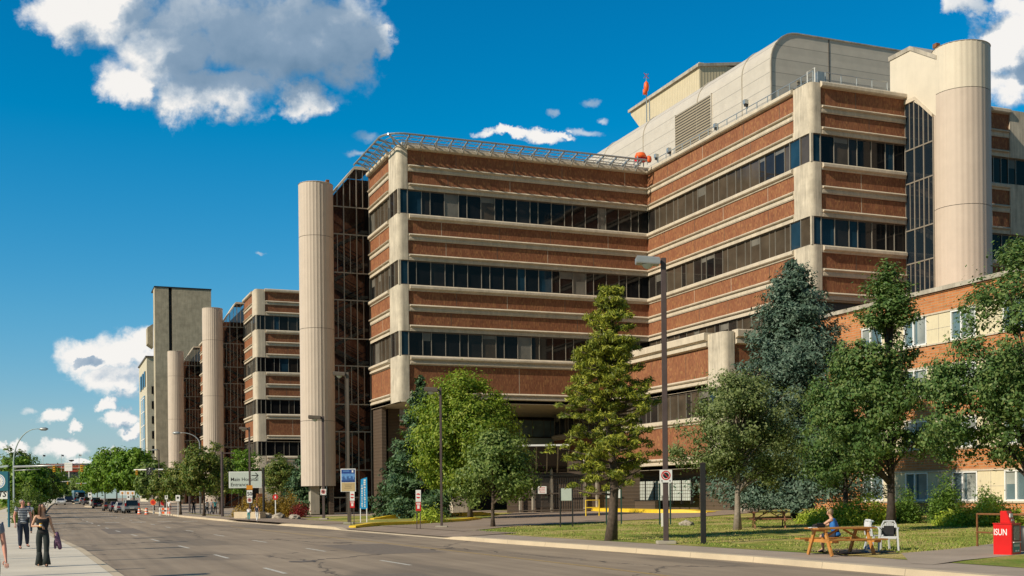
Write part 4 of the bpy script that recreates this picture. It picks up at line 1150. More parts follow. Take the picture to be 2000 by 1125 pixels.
def spruce(name,label,px,dep,h,Rb,leaf,seed=1,z0=.5,group=None,dens=1.0,xy=None,power=.85,ln=.15,zoff=0,tag_='tree',bark='dark bark',step=.30):
    x,y=xy if xy else at(px,dep); base=Vector((x,y,gz(x,y)+zoff)); g=np.random.default_rng(seed)
    T_=empty(name,base,label,tag_,group)
    seg=[([base-Vector((0,0,.1)),base+Vector((0,0,h*.5)),base+Vector((0,0,h))],[h*.017,h*.011,.02])]
    cs=[];ns=[]; z=z0
    while z<h-.1:
        t=(z-z0)/(h-z0); L=Rb*(1-t)**power*(1 if t>.04 else .9)
        nb=int(g.integers(7,11)) if L>.5 else 6
        for b in range(nb):
            a=g.uniform(0,2*math.pi); l=L*g.uniform(.68,1.12)
            lump=1+.22*mnoise.noise(Vector((math.cos(a)*1.3,math.sin(a)*1.3+seed*3,z*.55))); l*=lump
            zz=z+g.uniform(-.15,.15)
            droop=.24-.42*t; curl=.24+.25*t
            m=max(4,int(l/.020*dens))
            s=g.uniform(.12,1,size=m)**.7
            cx=np.cos(a)*l*s; cy=np.sin(a)*l*s; cz=zz-droop*l*s+curl*l*s*s*.8
            sp=.045+.12*l*(1-np.abs(s-.6))
            pos=np.stack([cx,cy,cz],axis=1)+g.normal(size=(m,3))*np.stack([sp,sp,sp*.45],axis=1)
            cs.append(pos); d=np.tile([math.cos(a),math.sin(a),.1],(m,1)); ns.append(g.normal(size=(m,3))*.5+np.array([math.cos(a)*.8,math.sin(a)*.8,.75]))
            if l>.7 and g.random()<.30: 
                e=base+Vector((math.cos(a)*l*.8,math.sin(a)*l*.8,zz-droop*l*.8+.15*l)); seg.append(([base+Vector((0,0,zz)),e],[.035,.01]))
        z+=step*(1-.35*t)
    c=np.concatenate(cs); n_=np.concatenate(ns)
    v,f=leafquads(c,n_,ln,.42,g)
    trunkmesh(T_,base,seg,bark)
    numesh('crown',v,f,[leaf],parent=T_)
    return T_
def pine(name,label,px,dep,h,seed,prof,leaf='pine needle',tufts=300,bare=.18,tr=.17,group=None):
    x,y=at(px,dep); base=Vector((x,y,gz(x,y))); g=np.random.default_rng(seed)
    T_=empty(name,base,label,'tree',group)
    tp=[base+Vector((.10*math.sin(i*.9),.08*math.cos(i*1.1),h*i/10-(.1 if i==0 else 0))) for i in range(11)]
    seg=[(tp,[tr*1.35]+[tr*(1-.9*i/10) for i in range(1,11)])]
    cs=[];ns=[]; k=0
    while k<tufts:
        t=g.uniform(0,1)**.9; L=interp(prof,t)
        a=g.uniform(0,2*math.pi)
        # branch whorls at preferred heights
        tz=bare+(1-bare)*(round(t*15)/15+g.normal()*.012)
        l=L*g.uniform(.45,1.08)
        nb=int(2+l*2.2)
        A=base+Vector((0,0,tz*h*.985)); up=g.uniform(.05,.35)
        E_=A+Vector((math.cos(a)*l,math.sin(a)*l,l*up))
        if l>.4: seg.append(([A,A.lerp(E_,.5)-Vector((0,0,.05*l)),E_],[.045,.03,.012]))
        for q in range(nb):
            s=1-.75*q/max(1,nb)*g.uniform(.6,1)
            c=np.array(A.lerp(E_,s)-base)+g.normal(size=3)*np.array([.24,.24,.10])*(.4+.5*l)
            m=int(g.integers(38,70)); rr=.26
            d=g.normal(size=(m,3)); d/=np.linalg.norm(d,axis=1,keepdims=True); d[:,2]=np.abs(d[:,2])*.8
            cs.append(c+d*rr*g.uniform(.3,1,size=(m,1))); ns.append(d*.9+g.normal(size=(m,3))*.5); k+=1
    c=np.concatenate(cs); n_=np.concatenate(ns)
    v,f=leafquads(c,n_,.10,.24,g)
    trunkmesh(T_,base,seg,'bark')
    numesh('crown',v,f,[leaf],parent=T_)
    return T_
def shrub(name,label,px,dep,w_,h,leaf,seed,cat='shrub',n=90,per=50,size=.07,dx=None,group=None,clus=.22,xy=None,zoff=0):
    x,y=xy if xy else at(px,dep); z0=gz(x,y)+zoff; g=np.random.default_rng(seed)
    S=empty(name,(x,y,z0),label,cat,group)
    C=[]
    while len(C)<n:
        d=g.normal(size=3); d/=np.linalg.norm(d); d[2]=abs(d[2]); r=g.uniform(0,1)**.4
        p=np.array([d[0]*w_/2*r,d[1]*(dx or w_)/2*r,d[2]*h*r*(1+.25*math.sin(d[0]*7+seed))])
        C.append(p)
    C=np.array(C); idx=np.repeat(np.arange(len(C)),per)
    P_=C[idx]+g.normal(size=(len(idx),3))*clus; P_[:,2]=np.maximum(P_[:,2],.02)
    v,f=leafquads(P_,g.normal(size=P_.shape)+np.array([0,0,.8]),size,.5,g)
    mb=MB()
    for i in range(7):
        c=C[rng.randrange(len(C))]; mb.tube([(x,y,z0-.05),(x+c[0]*.4,y+c[1]*.4,z0+c[2]*.5),(x+c[0],y+c[1],z0+c[2])],[.03,.02,.008],'dark bark',5)
    mb.build('stem',S); numesh('foliage',v,f,[leaf],parent=S)
    return S
# orientation of the picture's horizontal at the lawn: unit vector to the right of the camera
RT=Vector((CY_,-SY_,0)); FWD=Vector((SY_,CY_,0))
def el(r,f,z,rx,ry,rz):
    """ellipsoid offset r metres to the picture's right, f away from the camera"""
    p=RT*r+FWD*f; return (p.x,p.y,z,rx,ry,rz)
# big trees in front
broadleaf('maple_tree','bright lime green leafy maple standing between the round tower and the pine',918,80,10.4,[el(-.3,0,6.4,3.5,3.3,3.2),el(-.5,0,8.6,1.9,2,1.9),el(-2.1,0,4.2,1.9,2,2.2),el(1.9,0,4.6,2.1,2,2.6),el(0,0,3.2,2.7,2.6,1.7),el(1.4,0,7.6,1.7,1.7,1.7)],'lime leaf',n=700,per=85,size=.108,seed=11,clus=.55,gap=.22)
broadleaf('young_ash_tree','smaller mid green tree in front of the bright maple, low crown near the driveway',962,62,5.2,[el(.1,0,3.3,2.0,2,1.9),el(-.9,0,2.2,1.5,1.4,1.1),el(1.2,0,2.3,1.3,1.4,1.1),el(.2,0,4.2,1.1,1.1,1.0)],'mid leaf',n=280,per=55,size=.09,seed=12,clus=.38,tr=.11)
spruce('spruce_tree','dark green spruce with a thin pointed top, left of the bright maple',824,88,10.8,3.3,'dark spruce needle',seed=21,z0=.3,dens=.9,ln=.17,step=.32)
spruce('spruce_tree','low dark spruce at the foot of the glass stairwell',775,92,5.2,2.4,'dark spruce needle',seed=22,z0=.2,dens=.9,ln=.15)
pine('pine_tree','tall narrow pine with a bare trunk and yellow green needle tufts on the lawn edge',1194,43.5,9.35,31,[(0,1.55),(.12,1.9),(.3,1.75),(.45,1.5),(.55,1.55),(.7,1.15),(.85,.75),(1,.18)],tufts=680,bare=.20,tr=.20)
broadleaf('crab_apple_tree','broad silvery green tree forking low on the lawn, right of the lamp post',1440,51,7.9,[el(-.2,0,4.9,2.2,2.2,2.1),el(-1.8,0,4.6,1.2,1.3,1.0),el(1.4,0,4.4,1.4,1.5,1.6),el(.4,0,6.5,1.1,1.2,1.1),el(-1.0,0,6.2,.8,.8,.7),el(-2.3,0,3.3,.8,1,.7),el(-2.0,0,2.2,.6,.8,.9),el(1.5,0,2.6,1.2,1.2,.8),el(-.6,0,2.9,1.3,1.3,.6),el(2.3,0,5.4,.8,.8,.8)],'silver leaf',bark='pale bark',n=600,per=58,size=.065,seed=13,clus=.34,tr=.15,gap=.03,limbs=60)
spruce('blue_spruce_tree','tall dense blue spruce with its tip reaching the upper storeys',1552,66,14.6,5.5,'spruce needle',seed=23,z0=1.2,dens=1.15,ln=.12,power=.72,step=.26)
broadleaf('oak_tree','dark leafy oak with a straight black trunk above the white plastic chairs',1740,46,10.6,[el(-.2,0,7.6,1.25,1.3,2.4),el(.1,0,9.4,.75,.8,1.2),el(-1.2,0,6.8,.9,1,1.7),el(-.1,0,4.6,1.5,1.5,1.7),el(-1.7,0,4.6,1.0,1.1,1.2),el(1.2,0,3.6,.8,.9,.8),el(1.0,0,7.2,.55,.6,.9),el(1.3,0,5.3,.55,.6,.6),el(-1.3,0,3.1,1.0,1.1,.7),el(-2.6,0,3.9,.8,.9,1.1)],'oak leaf',bark='dark bark',n=520,per=72,size=.072,seed=14,clus=.30,tr=.17,gap=.02,limbs=40)
broadleaf('oak_tree','second dark oak at the right edge, its crown spreading over the red newspaper box',2018,41,10.8,[el(-.6,0,7.6,2.0,2,2.2),el(-.5,0,9.3,1.0,1,1.2),el(-2.2,0,5.6,1.7,1.6,1.4),el(-.6,0,4.9,1.7,1.7,1.6),el(-2.6,0,3.7,1.7,1.5,1.1),el(-1.1,0,3.1,1.4,1.4,.9),el(-3.4,0,4.9,.8,.9,1.1),el(1.5,0,6.2,2.0,2,3.0)],'oak leaf',bark='dark bark',n=680,per=80,size=.068,seed=15,clus=.34,tr=.22,gap=.03)
broadleaf('oak_tree','dense dark broadleaf tree squeezed between the blue spruce and the first oak',1652,57,8.6,[el(0,0,5.6,1.9,1.9,2.3),el(-.6,0,3.4,1.8,1.8,1.6),el(.4,0,7.4,1.1,1.1,1.0),el(.9,0,3.6,1.4,1.5,1.5)],'oak leaf',bark='dark bark',n=440,per=72,size=.078,seed=16,clus=.40,tr=.15,gap=.10)
# shrubs and conifers by the brick building
for (px,dep,w_,h,sd,lb) in ((1640,54,3.2,.75,1,'low spreading lime juniper left of the oak trunk'),(1690,54,3.4,1.15,2,'taller layered lime juniper behind the person on the bench'),(1600,57,2.2,.55,3,'small juniper at the foot of the blue spruce'),(1905,50,2.8,.75,4,'lime juniper left of the newspaper box'),(1960,49,2.6,.75,5,'lime juniper behind the newspaper box'),(1868,51,1.6,.45,6,'small juniper beside the round cedar')):
    shrub('juniper_bush',lb,px,dep,w_,h,'juniper leaf',sd,n=110,per=46,size=.07,dx=1.8,group='junipers along the brick building',clus=.15)
for (px,dep,h,r,sd,lb) in ((1846,54,2.1,1.0,7,'rounded dark green cedar under the ground floor window'),(1772,55,1.5,.8,8,'narrow cedar just right of the oak trunk'),(1930,55,1.5,.9,9,'dark cedar between the window and the newspaper box')):
    shrub('cedar_bush',lb,px,dep,r*1.3,h*.85,'cedar leaf',sd,n=130,per=52,size=.06,group='cedars along the brick building',clus=.17)
shrub('flower_bush','low yellow green bush beside the driveway kerb, right of the poster sign',733+105,72,1.8,.8,'juniper leaf',31,n=50,per=40,group=None)
# left of the round tower
spruce('blue_spruce_tree','young spruce half hidden behind the first round tower',598,109,6.0,2.9,'dark spruce needle',seed=24,z0=.2,dens=.9,ln=.15)
for (px,dep,w_,h,sd,lb) in ((492,104,3.4,1.5,1,'amber shrub behind the two people walking'),(527,103,3.6,1.7,2,'amber shrub beside the small red sign'),(556,101,3.0,2.0,3,'taller amber shrub next to the young blue spruce')):
    shrub('amber_shrub',lb,px,dep,w_,h,'amber leaf',sd+40,n=90,per=46,size=.08,group='amber shrubs in the planter',clus=.2)
shrub('red_shrub','dark red flowering shrub at the foot of the young blue spruce',583,98,1.6,1.0,'red leaf',47,n=40,per=40)
# lindens along the hospital pavement
def street_tree(px,dep,h,w_,sd,lb,leaf='linden leaf',gr='street trees in front of the hospital',n=210,per=40,size=.13,bare=.25):
    zc=h*(.5+bare/2); rz=h*(1-bare)/2
    broadleaf('street_tree',lb,px,dep,h,[el(0,0,zc,w_/2,w_/2,rz),el(w_*.16,0,zc+rz*.25,w_*.33,w_*.3,rz*.7),el(-w_*.2,0,zc-rz*.3,w_*.3,w_*.3,rz*.6)],leaf,n=n,per=per,size=size,seed=sd,clus=w_*.085,tr=.13,group=gr,limbs=10,gap=.25)
street_tree(398,112,7.4,4.3,51,'rounded linden with yellowing leaves nearest the entrance sign')
street_tree(352,122,5.6,3.6,52,'small linden just left of the yellowing one',gr='street trees in front of the hospital')
street_tree(322,135,5.2,3.6,53,'small linden under the walking-person signal')
street_tree(430,118,6.0,3.4,54,'slim linden behind the entrance sign post')
street_tree(474,150,8.0,5.0,55,'bright young tree against the second hospital block',leaf='elm leaf')
street_tree(548,140,7.0,4.0,56,'tree tucked between second block and first round tower',leaf='linden leaf')
for i,(px,dep,h,w_,lb,lf) in enumerate(((262,172,9.2,6.5,'large elm nearest the parked queue of cars','elm leaf'),(228,195,10.2,8.0,'tallest elm over the queue of cars','elm leaf'),(300,165,6.8,5.2,'dark elm beside the pale office building','mid leaf'),(205,225,9.8,8.0,'elm behind the tallest one','elm leaf'),(190,262,9.2,8,'fourth elm down the row','elm leaf'),(178,310,8.8,8,'fifth elm down the row','mid leaf'),(165,380,8.6,10,'farthest elm on the right side of the street','mid leaf'))):
    street_tree(px,dep,h,w_,61+i,lb,leaf=lf,gr='elms along the far right kerb',n=300 if i<4 else 160,per=42,size=.19+.0003*dep,bare=.26)
for i,(px,dep,h,w_,lb) in enumerate(((45,118,6.0,5.2,'bushy tree behind the blue sign at the left edge'),(20,150,8.5,6,'tree at the left edge above the blue sign'),(75,190,7.4,6.5,'dark tree between the two curved lamp posts'),(98,250,8.2,7.5,'tree left of the far roadway'),(62,300,9.0,9,'tall tree far down the left side'),(108,400,9.0,10,'farthest tree on the left side'),(128,470,9,12,'tree closing the left side of the street'),(150,520,9,12,'tree in front of the distant red building'))):
    street_tree(px,dep,h,w_,81+i,lb,leaf='elm leaf' if i%3==0 else 'dark leaf' if i%3==2 else 'mid leaf',gr='trees along the left side',n=240 if i<3 else 150,per=42,size=.16+.0003*dep,bare=.08)
# hedge at far left
shrub('hedge_bush','dark hedge behind the pedestrians on the left pavement',52,88,2.2,2.6,'mid leaf',71,n=120,per=60,size=.09,clus=.2)
# grass blades on the lawn near the camera
def blades():
    g=np.random.default_rng(4); n=52000
    ys=26+ (g.uniform(0,1,n)**1.5)*44; xs=np.array([rk(y)+2.75 for y in ys])+g.uniform(0,1,n)**1.1*20
    keep=[]
    zz=np.array([lawnz(a,b)+.02 for a,b in zip(xs,ys)])
    P_=np.stack([xs,ys,zz],axis=1)
    # leave the driveway and the footpaths clear
    def inside(poly):
        m=np.zeros(len(P_),bool); j=len(poly)-1
        for i in range(len(poly)):
            xi,yi=poly[i]; xj,yj=poly[j]
            c=((yi>P_[:,1])!=(yj>P_[:,1]))&(P_[:,0]<(xj-xi)*(P_[:,1]-yi)/(yj-yi+1e-9)+xi); m^=c; j=i
        return m
    fp=[onz(1760,1083,.16),onz(1870,1073,.2),onz(2030,1056,.2),onz(2100,1062,.2),onz(2100,1078,.2),onz(2000,1086,.17),onz(1880,1096,.16),onz(1820,1103,.15),onz(1780,1100,.15)]
    P_=P_[~(inside(fp)|inside(dn+df))]
    nn=np.array([mnoise.noise(Vector((p[0]*.4,p[1]*.4,0))) for p in P_]); P_=P_[nn>-.25]; n=len(P_)
    a=g.uniform(0,2*math.pi,n); h=g.uniform(.02,.06,n); w2=g.uniform(.008,.02,n)
    d=np.stack([np.cos(a)*w2,np.sin(a)*w2,np.zeros(n)],axis=1); l=np.stack([g.normal(size=n)*.02,g.normal(size=n)*.02,h],axis=1)
    v=np.stack([P_-d,P_+d,P_+d*.2+l,P_-d*.2+l],axis=1).reshape(-1,3)
    o=numesh('grass',v,np.arange(4*n).reshape(n,4),['grass blades']); o['kind']='stuff'; tag(o,'short mown grass with dry patches on the lawn','grass')
blades()
# ------------------------------------------------------------------ street furniture
Zv=Vector((0,0,1))
def gp(px,dep,dz=0):
    x,y=at(px,dep); return Vector((x,y,gz(x,y)+dz))
def zpx(py,px,dep): return CAMZ+ray(px,py).z*dep
def panel(mb,c,w_,h,th,mat,right=RT,up=Zv):
    n=right.cross(up); mb.obox(c,right*w_/2,up*h/2,n*th/2,mat)
def disc(mb,c,r,mat,off,right=RT,n=20,r0=0,a0=0,a1=2*math.pi):
    nn=right.cross(Zv).normalized(); c=c+nn*off; k=[]
    if r0==0:
        mb.add([c+right*(math.cos(a0+(a1-a0)*i/n)*r)+Zv*(math.sin(a0+(a1-a0)*i/n)*r) for i in range(n)],[tuple(range(n))],mat)
    else:
        q=[]
        for i in range(n+1):
            t=a0+(a1-a0)*i/n; q+=[c+right*math.cos(t)*r0+Zv*math.sin(t)*r0,c+right*math.cos(t)*r+Zv*math.sin(t)*r]
        mb.add(q,[(2*i,2*i+1,2*i+3,2*i+2) for i in range(n)],mat)
def noparking(parent,c,s=.42):
    mb=MB(); panel(mb,c,s,s*1.02,.012,'sign white'); sg=mb.build('sign_plate',parent)
    k=MB(); disc(k,c+Zv*s*.06,s*.38,'sign red',.010,r0=s*.29); disc(k,c+Zv*s*.06,s*.24,'sign black',.010)
    d=(RT*1-Zv*1).normalized(); nn=RT.cross(Zv).normalized(); k.obox(c+Zv*s*.06+nn*.014,d*s*.31,(RT+Zv).normalized()*s*.035,nn*.001,'sign red')
    for q in (-1,1): disc(k,c+RT*q*s*.32-Zv*s*.38,s*.06,'sign black',.010,n=10)
    k.build('symbol',sg,recalc=False)
def boxlamp(px,dep,ytop,headpx,label,w_=.17,mat='brown post',hd='aluminium lamp',sc_=1.0,name='lamp_post'):
    b=gp(px,dep); L=empty(name,b,label,'lamp post','square lamp posts on the hospital side')
    zt=zpx(ytop,px,dep)
    mb=MB(); mb.obox(b+Zv*((zt-b.z)/2),RT*w_/2,FWD*w_/2,Zv*(zt-b.z)/2,mat); mb.build('post',L,bevel=.012)
    mb=MB(); mb.obox(b+Zv*.05,RT*.32,FWD*.32,Zv*.06,'footing concrete'); mb.build('footing',L,bevel=.02)
    # head reaching towards the picture's left
    dr=-1 if headpx<px else 1; s=.95*sc_
    a=RT*dr; s=s*.86; c=b+Zv*(zt-b.z-.12)+a*(s*.5+.14)
    mb=MB(); mb.beam(b+Zv*(zt-b.z-.16),c-a*s*.4,.09,.09,mat); mb.build('arm',L)
    mb=MB()
    up=.20*sc_; q=[]
    for (f,zz) in ((.95,0),(1,.04),(1,up),(.90,up+.05)):
        q.append([c+a*(x*s*.5*f)+FWD*(y*.24*sc_*f)+Zv*(zz-.1)+Zv*(x*.03) for x,y in ((-1,-1),(1,-1),(1,1),(-1,1))])
    vs=[v for r_ in q for v in r_]; fs=[(3,2,1,0),(12,13,14,15)]
    for r_ in range(3):
        for k in range(4): fs.append((r_*4+k,r_*4+(k+1)%4,(r_+1)*4+(k+1)%4,(r_+1)*4+k))
    mb.add(vs,fs,hd if sc_==1.0 else 'mullion'); hd_=mb.build('lamp_head',L)
    k=MB(); k.lathe([(.001,-.17*sc_-.02),(.13*sc_,-.13*sc_),(.21*sc_,-.02)],'sign grey green',12,0,0)
    k.v=[(v[0]+c.x,v[1]+c.y,v[2]+c.z-.08) for v in k.v]; k.build('lens',hd_,smooth=True)
    return L,b,zt
L1,b1,z1=boxlamp(1300,40.3,504,1278,'tall brown square lamp post on the lawn edge, just right of the pine')
noparking(L1,b1+Zv*(zpx(930,1300,40.3)-b1.z)-FWD*.11,.43)
L2,b2,z2=boxlamp(632,89,813,620,'dark lamp post standing in front of the first round tower, no-stopping plate low on it',w_=.2,sc_=1.15)
noparking(L2,b2+Zv*(zpx(961,632,89)-b2.z)-FWD*.14,.44)
L3,b3,z3=boxlamp(681,74,727,665,'grey lamp post behind the blue poster, in front of the glass stairwell',w_=.17,mat='mullion',sc_=.95)
L4,b4,z4=boxlamp(862,63,757,838,'thin brown lamp post in front of the bright maple',w_=.13,sc_=.9)
L5,b5,z5=boxlamp(488,96,834,481,'lamp post with an orange tab and speed plate beside the entrance sign',w_=.14,sc_=.8)
c=b5+Zv*(zpx(952,488,96)-b5.z)-FWD*.12
mb=MB(); panel(mb,c,.50,.36,.02,'sign orange'); mb.build('orange_tab',L5)
mb=MB(); panel(mb,c-Zv*.52,.46,.58,.02,'sign white'); textmesh(mb,'50',c-Zv*.66-FWD*.02,RT,Zv,.42,'sign black',align='CENTER',bold=.006); mb.build('speed_plate',L5,recalc=False)
noparking(L5,c-Zv*1.06,.42)
# dark square column and its neighbours
bc=gp(1373,39.5); cb=empty('dark_column',bc,'short dark square steel column on the lawn, right of the tall lamp post','column')
mb=MB(); zt=zpx(905,1373,39.5); mb.obox(bc+Zv*(zt-bc.z)/2,RT*.085,FWD*.085,Zv*(zt-bc.z)/2,'black steel'); mb.build('shaft',cb,bevel=.01)
mb=MB(); mb.obox(bc+Zv*(zt-bc.z+.01),RT*.10,FWD*.10,Zv*.012,'brown post'); mb.build('cap',cb)
# poster sign (blue over sand)
def poster():
    b=b3; c=b+Zv*(zpx(938,681,74)-b.z)-FWD*.14
    P_=empty('poster_sign',c,'framed poster sign, navy skyline over a sand coloured panel, fixed to the grey lamp post','sign')
    w_,h=.96,1.46
    mb=MB(); panel(mb,c,w_,h,.05,'sign white'); mb.build('frame',P_,bevel=.01)
    mb=MB(); panel(mb,c+Zv*.28-FWD*.03,w_-.10,.80,.004,'poster navy'); panel(mb,c+Zv*.20-FWD*.034,w_-.10,.44,.004,'poster sky')
    for i in range(13):
        hh=.12+.26*abs(math.sin(i*2.3)); panel(mb,c-RT*(.40-i*.066)+Zv*(-.10+hh/2)-FWD*.038,.045,hh,.003,'poster navy')
    panel(mb,c+RT*.28+Zv*.56-FWD*.036,.10,.14,.003,'sign white'); panel(mb,c-RT*.12+Zv*.58-FWD*.036,.40,.05,.003,'poster sky')
    mb.build('poster_picture',P_)
    mb=MB(); panel(mb,c-Zv*.42-FWD*.03,w_-.10,.55,.004,'poster sand')
    for i in range(3): panel(mb,c-Zv*(.30+i*.10)-FWD*.034,.5-.1*(i%2),.02,.003,'mullion')
    mb.build('poster_caption',P_)
poster()
# do-not-enter style red and white signs
def redsign(px,dep,ytop,ybot,label):
    b=gp(px,dep); S=empty('red_white_sign',b,label,'sign','red and white driveway signs')
    zt,zb=zpx(ytop,px,dep),zpx(ybot,px,dep); h=zt-zb; w_=.27
    mb=MB()
    for q in (-.09,.09): mb.obox(b+RT*q+Zv*(zt-.1-b.z)/2,RT*.022,FWD*.022,Zv*(zt-.1-b.z)/2,'brown post')
    mb.build('post',S)
    c=b+Zv*(zt-h*.28-b.z)-FWD*.04
    mb=MB(); panel(mb,c,w_,h*.56,.015,'sign white'); p=mb.build('upper_plate',S)
    mb=MB(); q=-FWD*.012
    disc(mb,c+Zv*h*.02,w_*.42,'sign red',.012,a0=.18,a1=math.pi-.18,n=14); disc(mb,c-Zv*h*.02,w_*.42,'sign red',.012,a0=math.pi+.18,a1=2*math.pi-.18,n=14)
    mb.build('symbol',p,recalc=False)
    c=b+Zv*(zb+h*.21-b.z)-FWD*.04
    mb=MB(); panel(mb,c,w_,h*.42,.015,'sign red'); panel(mb,c-Zv*h*.02-FWD*.010,w_*.45,h*.16,.004,'sign white'); panel(mb,c+Zv*h*.16-FWD*.010,w_*.8,h*.04,.004,'sign white')
    panel(mb,c+Zv*h*.10-FWD*.010,w_*.7,h*.03,.004,'sign white'); mb.build('lower_plate',S)
redsign(817,60.5,957,998,'red and white sign on twin thin posts on the near side of the driveway')
redsign(688,68,960,992,'red and white sign just right of the poster lamp post')
# small far red sign
b=gp(538,96); S=empty('red_warning_sign',b,'small red sign with a white mark on a pale post, right of the entrance sign','sign')
mb=MB(); mb.tube([b,b+Zv*2.1],.05,'sign white',6); mb.build('post',S)
mb=MB(); disc(mb,b+Zv*1.75-FWD*.07,.24,'sign red',.0,n=8); panel(mb,b+Zv*1.75-FWD*.08,.10,.20,.005,'sign white'); mb.build('plate',S,recalc=False)
# blue feather banner
b=gp(710,77); S=empty('blue_banner',b,'tapering bright blue vertical banner with white letters on two pale legs','banner')
mb=MB(); zt=zpx(932,710,77); zb=zpx(994,710,77)
nn=RT.cross(Zv)
mb.prism([b-RT*.26+Zv*(zb-b.z),b+RT*.26+Zv*(zb-b.z),b+RT*.24+Zv*(zt-b.z),b-RT*.17+Zv*(zt-.14-b.z)],FWD*.05,'banner blue'); f=mb.build('fabric',S)
mb=MB(); rl=random.Random(8)
for col,x0 in enumerate((-.10,.08)):
    z=zb+.12-b.z
    while z<zt-b.z-.25-(.25 if col==0 else 0):
        hh=rl.uniform(.03,.12); panel(mb,b+RT*(x0+rl.uniform(-.01,.01))+Zv*(z+hh/2)-FWD*.008,rl.uniform(.06,.13),hh,.004,'sign white'); z+=hh+rl.uniform(.03,.07)
mb.build('white_print',f,recalc=False)
mb=MB()
for q in (-.21,.21): mb.tube([b+RT*q-Zv*.05,b+RT*q+Zv*(zb-b.z+.05)],.035,'sign white',6)
mb.build('leg',S)
# main entrance sign
def mainsign():
    dep=100; b=gp(480,dep); S=empty('entrance_sign',b,'large pale road sign reading Main Hospital Entrance with a right arrow','sign')
    c=gp(479.5,dep); zt=zpx(921,480,dep); zb=zpx(953,480,dep); c.z=(zt+zb)/2; w_=64/F*dep; h=zt-zb
    mb=MB(); panel(mb,c,w_,h,.10,'white frame'); panel(mb,c-FWD*.055,w_-.10,h-.10,.01,'sign grey green'); p=mb.build('panel',S)
    mb=MB(); o=c-FWD*.065-RT*(w_/2-.14)
    textmesh(mb,'Main Hospital',o-Zv*.10,RT,Zv,.43,'sign black',depth=.004,bold=.001); textmesh(mb,'Entrance',o-Zv*.55,RT,Zv,.43,'sign black',depth=.004,bold=.001)
    mb.build('lettering',p,recalc=False); mb=MB()
    a=c-FWD*.069+RT*(w_/2-.55)+Zv*.36
    def fl(pts): mb.add([a+RT*x+Zv*z for x,z in pts],[tuple(range(len(pts)))],'sign black')
    fl([(-.32,-.035),(.22,-.035),(.22,.035),(-.32,.035)]); fl([(.30,0),(.06,.24),(-.04,.24),(.20,0)]); fl([(.30,0),(.20,0),(-.04,-.24),(.06,-.24)])
    mb.build('arrow',p,recalc=False)
    mb=MB(); q=gp(515,dep); mb.tube([q,q+Zv*(zt+.3-q.z)],.11,'black steel',8); mb.beam(Vector((q.x,q.y,zt-.1)),c-RT*(w_/2)+Zv*(h/2-.1)+FWD*.1,.1,.1,'black steel'); mb.beam(Vector((q.x,q.y,zb+.15)),c-RT*(w_/2)-Zv*(h/2-.15)+FWD*.1,.1,.1,'black steel'); mb.build('post',S,smooth=False)
mainsign()
# curved street lamps
def curvedlamp(px,dep,ytop,yshoulder,pxhead,label,rad=.10,mat='green grey pole',arms=None):
    b=gp(px,dep); L=empty('curved_street_lamp',b,label,'street lamp','curved galvanised street lamps')
    zt=zpx(ytop,px,dep); zs=zpx(yshoulder,px,dep); dx=(pxhead-px)/F*dep
    pts=[b,b+Zv*(zs-b.z)*.5,b+Zv*(zs-b.z)]; rs=[rad,rad*.85,rad*.7]
    for i in range(1,11):
        t=math.pi/2*i/10; pts.append(b+Zv*(zs-b.z+(zt-zs)*math.sin(t))+RT*dx*.80*(1-math.cos(t))); rs.append(rad*(.7-.35*i/10))
    pts.append(b+Zv*(zt-b.z-.02)+RT*dx*.93); rs.append(rad*.35)
    mb=MB(); mb.tube(pts,rs,mat,8); mb.build('pole',L,smooth=True)
    e=pts[-1]; s=1 if dx>0 else -1
    mb=MB(); mb.tube([e-RT*s*.1,e+RT*s*.1,e+RT*s*.5,e+RT*s*.72],[.07,.15,.16,.05],'aluminium lamp',8); h=mb.build('lamp_head',L,smooth=True)
    return L,b,pts
LA,ba,_=curvedlamp(27,108,838,905,84,'nearest curved street lamp at the left edge, carrying the signal arm')
# traffic signals hang from that pole
def signalhead(parent,c,s=1.0,lens=True,name='traffic_signal'):
    mb=MB(); mb.obox(c,RT*.17*s,FWD*.14*s,Zv*.52*s,'signal yellow'); mb.obox(c+FWD*.15*s,RT*.20*s,FWD*.01,Zv*.58*s,'signal yellow')
    h=mb.build(name,parent,bevel=.03)
    k=MB()
    for i,m in enumerate(('lens dark','lens dark','lens dark')):
        q=c+Zv*(.33-i*.33)*s-FWD*.15*s
        disc(k,q,.11*s,m,.01,n=12)
        k.tube([q+Zv*.10*s,q+Zv*.12*s-FWD*.18*s],.02,'signal yellow',4)
    k.build('lens',h,recalc=False)
ms=empty('signal_mast_arm',(ba.x,ba.y,5.0),'long horizontal signal arm with two yellow traffic lights across the left of the street','traffic signal')
za=zpx(911,100,108); A=Vector((ba.x,ba.y,za)); 
mb=MB(); mb.tube([A,A+RT*(172-27)/F*108+Zv*.15],[.11,.06],'aluminium lamp',8)
mb.tube([A-Zv*.35,A-Zv*.25+RT*2.5],[.05,.03],'aluminium lamp',6); mb.build('arm',ms,smooth=True)
for px in (107,161): signalhead(ms,A+RT*(px-27)/F*108-Zv*.20-FWD*.1,.55)
c=A+RT*(135-27)/F*108-Zv*.05-FWD*.13
mb=MB(); panel(mb,c,.72,.78,.03,'sign white'); panel(mb,c+Zv*.2-FWD*.02,.6,.03,.004,'sign grey green'); panel(mb,c+Zv*0-FWD*.02,.6,.03,.004,'sign grey green'); mb.build('sign_plate',ms)
mb=MB(); mb.lathe([(.05,0),(.22,.08),(.24,.16),(.05,.18)],'black steel',12,0,0); cc=A+RT*(140-27)/F*108+Zv*.42; mb.v=[(v[0]+cc.x,v[1]+cc.y,v[2]+cc.z) for v in mb.v]; mb.build('detector',ms)
